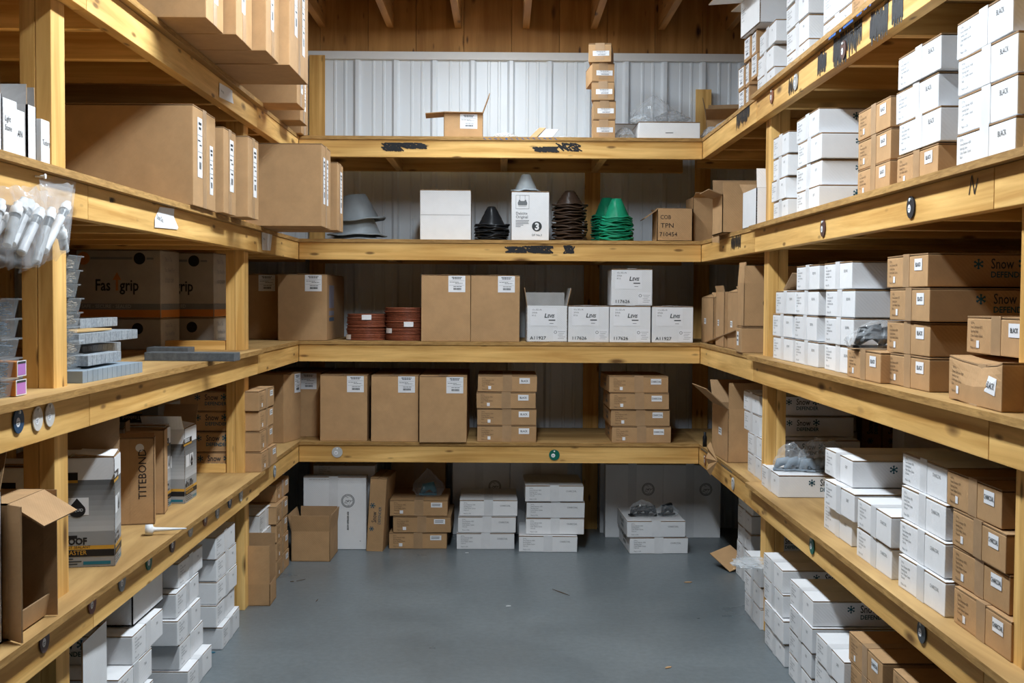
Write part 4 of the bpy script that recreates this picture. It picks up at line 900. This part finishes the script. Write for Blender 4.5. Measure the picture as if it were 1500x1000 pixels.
# ================================================================== BAGS
def bag(name,P,s,label,seed=0,mat='bag_film',taper=.6,amp=.35,rz=0,cat='plastic bag',sub=4):
    bm=bmesh.new(); bmesh.ops.create_icosphere(bm,subdivisions=sub,radius=1)
    for v in bm.verts:
        c=v.co.copy(); n=noise.ridged_multi_fractal(c*1.6+Vector((seed*7,0,0)),1,2.2,4,.9,2.0)
        n2=noise.noise(c*5+Vector((seed*3,1,0)))
        c*=1+amp*(n-1.0)*.5+.10*n2
        t=max(0,c.z); c.x*=1-taper*t; c.y*=1-taper*t
        c.z=max(c.z,-.55)+.55
        v.co=Vector((c.x*s[0],c.y*s[1],c.z*s[2]/1.55))
    me=bpy.data.meshes.new(name); bm.to_mesh(me); bm.free(); me.materials.append(M[mat])
    return tag(link(name,me,None,P,(0,0,rz)),label,cat)
def part_bits(P,n,spread,mat,label,seed=0,k=1.0,name='rubber_clip',cat='rubber part',group=None,what=None):
    rn=random.Random(seed)
    for i in range(n):
        b=MB(); b.tube([(-.018*k,0,.004*k),(-.008*k,0,.020*k),(.010*k,.0,.024*k),(.020*k,0,.006*k)],[.004*k,.012*k,.013*k,.005*k],mat,9)
        b.box(-.024*k,.024*k,-.012*k,.012*k,0,.004*k,mat)
        lb=label if n==1 else '%s %s'%(['leftmost','left middle','centre','right middle','rightmost'][i] if n==5 else ['left','right'][i] if n==2 else ['left','middle','right'][i],label)
        tag(link(name,b.mesh(name),None,P+Vector((spread*(i-(n-1)/2),rn.uniform(-.006,.006),0)),(0,0,rn.uniform(-.6,.6))),lb,cat,group)
Yt=6.2
bag('plastic_bag',Vector((atY(958,170,Yt).x,Yt,Z4+.0885)),(.125,.10,.155),'peaked clear plastic bag on the flat white tray carton, top back shelf',1,taper=.75)
bag('plastic_bag',Vector((atY(938,170,Yt).x,Yt-.04,Z4+.0885)),(.06,.06,.045),'crumpled white plastic film at left end of flat white tray carton',2,'wrap_film',.4)
bag('plastic_bag',Vector((atY(1005,170,6.3).x,6.30,Z4+.0885)),(.06,.06,.04),'small clear bag at right end of flat white tray carton',3)
bag('plastic_bag',Vector((atY(985,170,6.5).x,6.49,Z4+.146)),(.10,.05,.06),'greyish clear bag behind the peaked one, top back shelf',4,'wrap_film',.5)
bag('plastic_bag',Vector((atY(915,195,6.2).x,6.2,Z4)),(.06,.07,.075),'clear bag slumped between small carton stack and white tray carton',5,'wrap_film',.5)
bag('plastic_bag',Vector((atY(1036,190,6.15).x+.02,6.14,Z4)),(.055,.07,.07),'bubbly clear bag left part, right corner of top shelf',6,'wrap_film',.3)
bag('plastic_bag',RT.W(RT.lx(1060,.08,Z4+.05),.11,Z4),(.08,.16,.075),'bubbly clear bag piled on right top shelf corner',7,'wrap_film',.3)
bag('plastic_bag',Vector((atY(739,195,6.2).x,6.2,Z4)),(.07,.08,.038),'thin clear plastic scrap near middle of top back shelf',8,'wrap_film',.2)
bag('plastic_bag',Vector((atY(830,195,6.2).x,6.2,Z4)),(.08,.06,.022),'flat clear plastic scrap left of the small carton stack',9,'wrap_film',.2)
b=MB(); b.slab((-.055,0,0),(.115,.0,0),(.045,.05,.06),.003,'lightgrey_print','kraft_in','kraft_edge'); b.slab((-.06,-.01,0),(.035,.0,.0),(.06,.06,.066),.003,'kraft','kraft_in','kraft_edge')
tag(link('paper_scrap',b.mesh('scrap'),None,Vector((atY(790,195,6.2).x,6.17,Z4))),'folded grey and brown cardboard scrap, middle of top back shelf','scrap')
# floor bags
P=Vector((atY(941,755,6.28).x,6.27,.1785)); bag('plastic_bag',P,(.075,.07,.085),'clear bag of black parts on white carton pair, floor',10,taper=.3); part_bits(P+Vector((0,0,.003)),3,.04,'rubber_black','black rubber clip inside bag on white floor carton pair',1,1.5,group='black clips in the bag')
P=Vector((atY(976,752,6.3).x,6.28,.1785)); bag('plastic_bag',P,(.065,.06,.06),'smaller clear bag beside bag of black parts, floor carton pair',11,taper=.3); part_bits(P+Vector((0,0,.003)),1,.04,'rubber_black','single black rubber part in smaller bag, floor carton pair',2,1.8)
P=Vector((atY(627,732,6.38).x,6.38,.267)); bag('plastic_bag',P,(.085,.07,.15),'peaked clear bag with teal part on flat brown floor stack',12,taper=.8); part_bits(P+Vector((0,0,.003)),1,.04,'d_bluegreen','teal rubber part inside peaked bag on brown floor stack',3,2.0)
# right lowest shelf bags on the single carton
Pb=Vector((1.15,4.60,Z1+.0885))
for i,(dx,dy,sz) in enumerate(((.0,.0,.11),(.09,-.02,.13),(.17,.02,.12))):
    bag('plastic_bag',Pb+Vector((dx-.02,dy-.05,0)),(.07,.085,sz),'%s clear bag of grey clips on single white carton, right lowest shelf'%['left','middle','right'][i],20+i,'bag_film',.5)
    part_bits(Pb+Vector((dx-.02,dy-.06,.002)),3,.034,'seal','grey clip inside the %s bag, right lowest shelf'%['left','middle','right'][i],30+i,1.5,group='grey clips in the %s bag'%['left','middle','right'][i])
P=RT.W(RT.lx(1272,.06,Z2+.11),.07,Z2+.0885); bag('plastic_bag',P+Vector((.0,-.06,0)),(.10,.085,.085),'clear bag with black part on single low brown carton',24); part_bits(P+Vector((.0,-.07,.002)),2,.06,'rubber_black','black rubber part in bag on single low brown carton',9,2.0)
P=RT.W(RT.lx(1105,.0,.27),.0,.265); bag('plastic_bag',P+Vector((-.0,0,0)),(.10,.09,.03),'clear film sheet on floor cartons beyond middle right post',25,'wrap_film',.1)
bag('plastic_bag',RT.W(RT.lx(1102,.05,Z3+.1),.10,Z3+.008),(.06,.08,.14),'clear bag bulging from open white carton beside middle right post',26,'wrap_film',.2)
# ================================================================== HANGING BAG OF SAMPLE TUBES
XT=XL+.045; ends=[((99,298),(64,369)),((76,306),(52,387)),((60,307),(30,373)),((52,301),(24,366)),((45,295),(16,360)),((27,298),(9,363)),((9,315),(-9,345)),((36,292),(13,352)),((2,294),(-12,340)),((88,330),(95,368))]
places=['rightmost','second from right','third from right','fourth from right','fifth from right','sixth from right','lower left','seventh from right','upper left','short lower right']
for i,(a,c) in enumerate(ends):
    Xi=XT+.014*(i%3); A=atX(*a,Xi); B=atX(*c,Xi); d=(B-A); L=d.length; d.normalize()
    r=tag(link('sample_tube',None,None,B),'%s clear capped sample tube in the hanging bag, left third shelf'%places[i],'tube','sample tubes in the hanging bag')
    A,B=A-B,Vector((0,0,0)); b=MB(); b.tube([A+d*.02,B],.0105,'tub_film',12); link('tube',b.mesh('tube'),r)
    b=MB(); b.tube([A,A+d*.012,A+d*.0121,A+d*.03],[.0088,.0095,.0125,.0125],'plastic_white',12); link('cap',b.mesh('cap'),r)
    b=MB(); b.tube([A+d*.03,A+d*min(.055,L*.35)],.0095,'d_char',12); b.tube([A+d*min(.055,L*.35),B-d*.006],.0098,'lightgrey_print' if i%2 else 'paper',12); link('sample_strip',b.mesh('strip'),r)
Pc=atX(48,335,XT+.012); r=tag(link('plastic_bag',None,None,Pc),'clear plastic bag full of sample tubes hung from left third shelf','plastic bag')
def film(cn,X,seed,amp,outw):
    b=MB(); n=26; TL,TR,BR,BL=[atX(x,y,X)-Pc for x,y in cn]; vs=[]
    for j in range(n+1):
        for i in range(n+1):
            u,v=i/n,j/n; p=(TL*(1-u)+TR*u)*(1-v)+(BL*(1-u)+BR*u)*v
            q=noise.ridged_multi_fractal(Vector((u*3+seed,v*2.2,seed)),1,2.2,4,.9,2.0)-1
            bulge=math.sin(PI*u)**.5*math.sin(PI*min(1,v*.9+.1))**.5 if 0<u<1 and v<1 else 0
            e=.012*noise.noise(Vector((u*7,v*7,seed)))
            p=p+Vector((outw*bulge+amp*q,e,e*1.5)); vs.append(p)
    b.add(vs,[(j*(n+1)+i,j*(n+1)+i+1,(j+1)*(n+1)+i+1,(j+1)*(n+1)+i) for j in range(n) for i in range(n)],'bag_film',True)
    return b.mesh('film')
link('film',film(((-40,268),(70,280),(58,392),(-30,392)),XT+.035,3,.010,.02),r)
link('film',film(((20,272),(108,268),(98,372),(30,400)),XT+.02,8,.010,.02),r)
b=MB(); Pn=atX(58,258,XL+.012)-Pc; pk=[atX(x,y,XL+.008)-Pc for x,y in ((57,258),(112,262),(100,372),(82,330),(60,290))]; b.add(pk,[(0,1,2,3,4)],'bag_film'); link('loose_film',b.mesh('film'),r)
b=MB(); b.tube([(-.01,0,0),(.012,0,0)],.0025,'plastic_white',8); b.tube([(.012,0,0),(.014,0,0)],.006,'plastic_white',10); link('nail',b.mesh('nail'),r,Pn)
# ================================================================== DISCS, NOTES AND MARKS ON THE FASCIAS
def disc(px,py,U,mat,label,off=0):
    if U is BK: P=atY(px,py,Yb-.0018)
    elif U is RT: P=atX(px,py,XR-.0018-off)
    else: P=atX(px,py,XL+.0018+off)
    r=tag(link('colour_disc',None,None,P,(0,0,U.rot)),label,'colour tag','colour sample discs on the shelf edges')
    b=MB(); n=30
    b.add([(.028*math.cos(2*PI*i/n),y,.028*math.sin(2*PI*i/n)) for y in (0,-.003) for i in range(n)],[tuple(range(n,2*n))]+[(i,(i+1)%n,n+(i+1)%n,n+i) for i in range(n)],mat); link('disc',b.mesh('disc'),r)
    b=MB(); b.disc(.0105,lambda u,v:(-.006+u,-.0036,-.003+v),'paper',20); b.rect(-.013,.0,-.0035,-.0015,lambda u,v:(u,-.0040,v),'ink_soft'); b.rect(-.012,-.002,-.0075,-.006,lambda u,v:(u,-.0040,v),'ink_soft'); link('sticker',b.mesh('sticker'),r)
    b=MB(); b.tube([(.0,-.003,.019),(.0,-.006,.019)],.0042,'plastic_white',10); link('pin',b.mesh('pin'),r)
for px,py,U,mat,lb,off in ((494,662,BK,'d_lgrey','speckled pale grey disc left of centre on lowest back shelf',0),(812,666,BK,'d_green','dark green disc right of centre on lowest back shelf',0),
  (26,616,LF,'d_blue','deep blue disc on left second shelf edge',0),(54,613,LF,'d_white','left of two off-white discs on left second shelf edge',0),(72,607,LF,'d_white','right of two off-white discs on left second shelf edge',0),
  (64,938,LF,'d_brown','dark brown disc nearest viewer on left lowest shelf edge',.006),(134,883,LF,'d_redbrown','red-brown disc near left post on left lowest shelf edge',.006),(178,851,LF,'d_grey','grey disc between red-brown and green ones, left lowest shelf edge',.006),
  (217.5,821,LF,'d_green','dark green disc on left lowest shelf edge',.006),(252,796,LF,'d_brown','dark brown disc just beyond the green disc, left lowest shelf edge',.006),(278.5,774,LF,'d_lgrey','pale grey disc beyond the dark brown one, left lowest shelf edge',.006),
  (300,759,LF,'d_rust','rust disc on left lowest shelf edge',.006),(318,748,LF,'d_grey','grey disc between rust and navy ones, left lowest shelf edge',.006),(336,733.5,LF,'d_blue','navy disc on left lowest shelf edge',.006),(352.5,724,LF,'d_lgrey','palest disc right before the far left post',.006),
  (402,690,LF,'d_grey','grey disc beyond the far left post, lowest shelf edge',0),
  (1335,303.5,RT,'d_black','black disc on near part of right third shelf edge',0),(1206,334,RT,'d_brown','brown disc on right third shelf edge',0),
  (1236,73,RT,'d_brown','dark brown disc over a black scribble, right top shelf edge',0),(1166,120,RT,'d_lgrey','pale grey disc beside small scribble, right top shelf edge',0),(1131,141,RT,'d_rust','small rust disc above middle right post, top shelf edge',0),
  (1190,799,RT,'d_green','green disc on right lowest shelf edge',0),(1351,925,RT,'d_char','charcoal disc nearest viewer on right lowest shelf edge',0),(1074,708,RT,'d_lgrey','pale grey disc beyond middle right post, lowest shelf edge',0),(1033,674,RT,'d_rust','rust disc in far right corner, lowest shelf edge',0)):
    disc(px,py,U,mat,lb,off)
def note_sheet(pts,U,txt,tx,label,ink='ink'):
    Xp=XL+.002 if U is LF else XR-.002
    W_=[atX(x,y,Xp) for x,y in pts]; o=W_[0]; r=tag(link('paper_note',None,None,o),label,'paper note')
    b=MB(); n=len(pts); b.add([p-o+Vector((.0008 if U is LF else -.0008,0,0)) for p in W_]+[p-o+Vector((.0002,0,0)) for p in W_],[tuple(range(n)),tuple(range(2*n-1,n-1,-1))],'paper')
    Pt=atX(*tx,Xp)-o; sg=1 if U is LF else -1
    b.text(txt[0],txt[1],lambda u,v:(Pt.x+sg*.0018,Pt.y+sg*u,Pt.z+v-u*.12),ink,.7); link('sheet',b.mesh('note'),r)
note_sheet([(234,303),(255,305.5),(254.5,318),(261,333),(259.5,336),(240,334),(226.5,333),(226.5,320)],LF,('Outer Disc',.021),(229,320),'torn white paper note with one printed line, left third shelf edge')
note_sheet([(321,121),(335,129),(340,133),(340,141),(342,152),(331,147),(321,142)],LF,('Inverted Rib',.014),(323,133),'small paper note pinned to left top shelf edge')
note_sheet([(383,340),(399,342),(396,367),(384,366)],LF,('Inner Disc',.014),(385,350),'paper note on left third shelf edge beyond far post')
# marker scribbles and blue lettering are drawn on the boards
def scrib(U,x0,y0,x1,y1,n,seed,mat='marker',wd=.006,vertical=False,off=.0012):
    fn=(lambda x,y:atY(x,y,Yb-off)) if U is BK else (lambda x,y:atX(x,y,XR-off)) if U is RT else (lambda x,y:atX(x,y,XL+off))
    A=fn(x0,y0); B=fn(x1,y1); rn=random.Random(seed); U_=(0 if U is BK else 1)
    lo=[min(A[U_],B[U_]),min(A.z,B.z)]; hi=[max(A[U_],B[U_]),max(A.z,B.z)]
    b=MB(); pts=[]
    for i in range(n*2):
        t=i/(n*2-1)
        if vertical: pts.append((lo[0]+(hi[0]-lo[0])*t+rn.uniform(-1,1)*.003,(lo[1] if i%2 else hi[1])+rn.uniform(-1,1)*(hi[1]-lo[1])*.18))
        else:
            cell=(hi[0]-lo[0]); pts.append((lo[0]+cell*(t*.75+(.25 if i%2 else 0))+rn.uniform(-1,1)*cell*.04,lo[1]+(hi[1]-lo[1])*(rn.random() if i%3 else (.05 if i%2 else .95))))
    pl=A[1-U_]
    for k,((a,c),(d,e)) in enumerate(zip(pts[:-1],pts[1:])):
        L=math.hypot(d-a,e-c) or 1; nx,nz=-(e-c)/L*wd/2,(d-a)/L*wd/2; o=.00002*k
        q=[(a+nx,c+nz),(a-nx,c-nz),(d-nx,e-nz),(d+nx,e+nz)]
        b.add([(u,pl-o,v) if U is BK else ((pl-o if U is RT else pl+o),u,v) for u,v in q],[(0,1,2,3)],mat)
    root={'back':ub,'right':ur,'left':ul}[U.n]
    o=link('marker_scribble',b.mesh('scribble'),root,-root.location)
for i,a in enumerate(((558,209,592,222,26),(585,209,627,218,22),(780,215,820,223,26),(815,209,853,222,14),(740,361,772,370,24),(768,360,812,371,24),(825,359,842,371,18))): scrib(BK,*a,i,wd=.0065)
for i,a in enumerate(((1079,163,1098,174,20),(1155,118,1169,130,8),(1198,82,1210,102,14),(1221,58,1240,84,18),(1238,46,1262,66,12),(1275,24,1300,46,26),(1307,2,1322,26,20),(1071,347,1085,361,16))): scrib(RT,*a,20+i,vertical=True)
for i,a in enumerate(((161,289,166,297,3),)): scrib(LF,*a,40+i,vertical=True,wd=.003)
scrib(RT,1419,262,1432,281,2,50,vertical=True,wd=.004)
for i,(x0,y0,x1,y1,n) in enumerate(((1214,56,1224,50,5),(1229,46,1232,44,3),(1235,42,1250,28,8),(1255,24,1262,16,5),(1265,14,1270,10,4),(1273,8,1276,6,2))): scrib(RT,x0,y0,x1,y1,n,60+i,'ink_blue',.007,True,off=.0236)
for i,(x0,y0,x1,y1,n) in enumerate(((1213,300,1226,297,10),(1227,300,1233,293,5),(1234,295,1251,290,12),(1262,288,1270,285,4),(1291,283,1296,276,3))): scrib(RT,x0,y0,x1,y1,n,70+i,'ink_blue',.005,True,off=.0136 if False else .0136)
for i,x in enumerate(range(708,818,8)): scrib(BK,x,202,x+4,204.5,2,80+i,'ink_blue',.003,False,off=.0088)
for i,(x0,y0,x1,y1,n) in enumerate(((1027,656,1036,664,5),(1037,664,1052,677,8),(1056,681,1072,690,9))): scrib(RT,x0,y0,x1,y1,n,100+i,'ink_teal',.004,True,off=.0136)
# ================================================================== FLOOR ODDS AND ENDS
P=atZ(1075,835,0); r=tag(link('cardboard_sheet',None,None,Vector((P.x,P.y,.002)),(0,0,R(28))),'brown cardboard flap leaning on floor beyond middle right post','cardboard')
b=MB(); b.slab((-.05,-.03,.0),(.13,0,.03),(0,.16,.06),.004,'kraft','kraft_in','kraft_edge'); link('panel',b.mesh('sheet'),r)
def flat(px,py,s,mat,label,name,rz=0,n=6,seed=0,asp=.5):
    P=atZ(px,py,0); rn=random.Random(seed); pts=[(s*math.cos(2*PI*i/n)*rn.uniform(.7,1.1),s*asp*math.sin(2*PI*i/n)*rn.uniform(.7,1.1)) for i in range(n)]
    b=MB(); b.add([(x,y,.0015) for x,y in pts]+[(x,y,.0035) for x,y in pts],[tuple(range(n,2*n)),tuple(range(n-1,-1,-1))]+[(i,(i+1)%n,n+(i+1)%n,n+i) for i in range(n)],mat)
    tag(link(name,b.mesh(name),None,Vector((P.x,P.y,0)),(0,0,rz)),label,'floor litter')
flat(1008,853,.020,'kraft','small brown scrap on open floor right of centre','paper_scrap',.2)
flat(301,957,.022,'paper','small white and blue tag on floor beside left stacks','paper_tag',.1,10); flat(309,956,.016,'d_bluegreen','blue speckled disc piece beside white tag on floor','disc_piece',.1,12)
flat(684,810,.012,'paper','tiny white tag on floor before centre stacks','paper_tag',.1,8,3,.4); flat(745,888,.014,'paper','tiny white speck of paper at middle of floor','paper_scrap',.1,5,4,.3)
flat(822,868,.07,'ink_brown','thin dark splinter on floor at centre','wood_splinter',-1.0,4,5,.045); flat(464,880,.025,'ink_brown','short dark splinter on left part of floor','wood_splinter',1.5,4,6,.08); flat(441,850,.03,'ink_brown','thin dark twig on floor near left far corner','wood_splinter',.8,4,7,.05)
flat(979,978,.02,'kraft','small tan scrap at bottom edge of photo','paper_scrap',.6,5,8,.4); flat(428,852,.009,'ink_brown','small dark crumb on floor near left far corner','crumb',.2,6,9,.6)
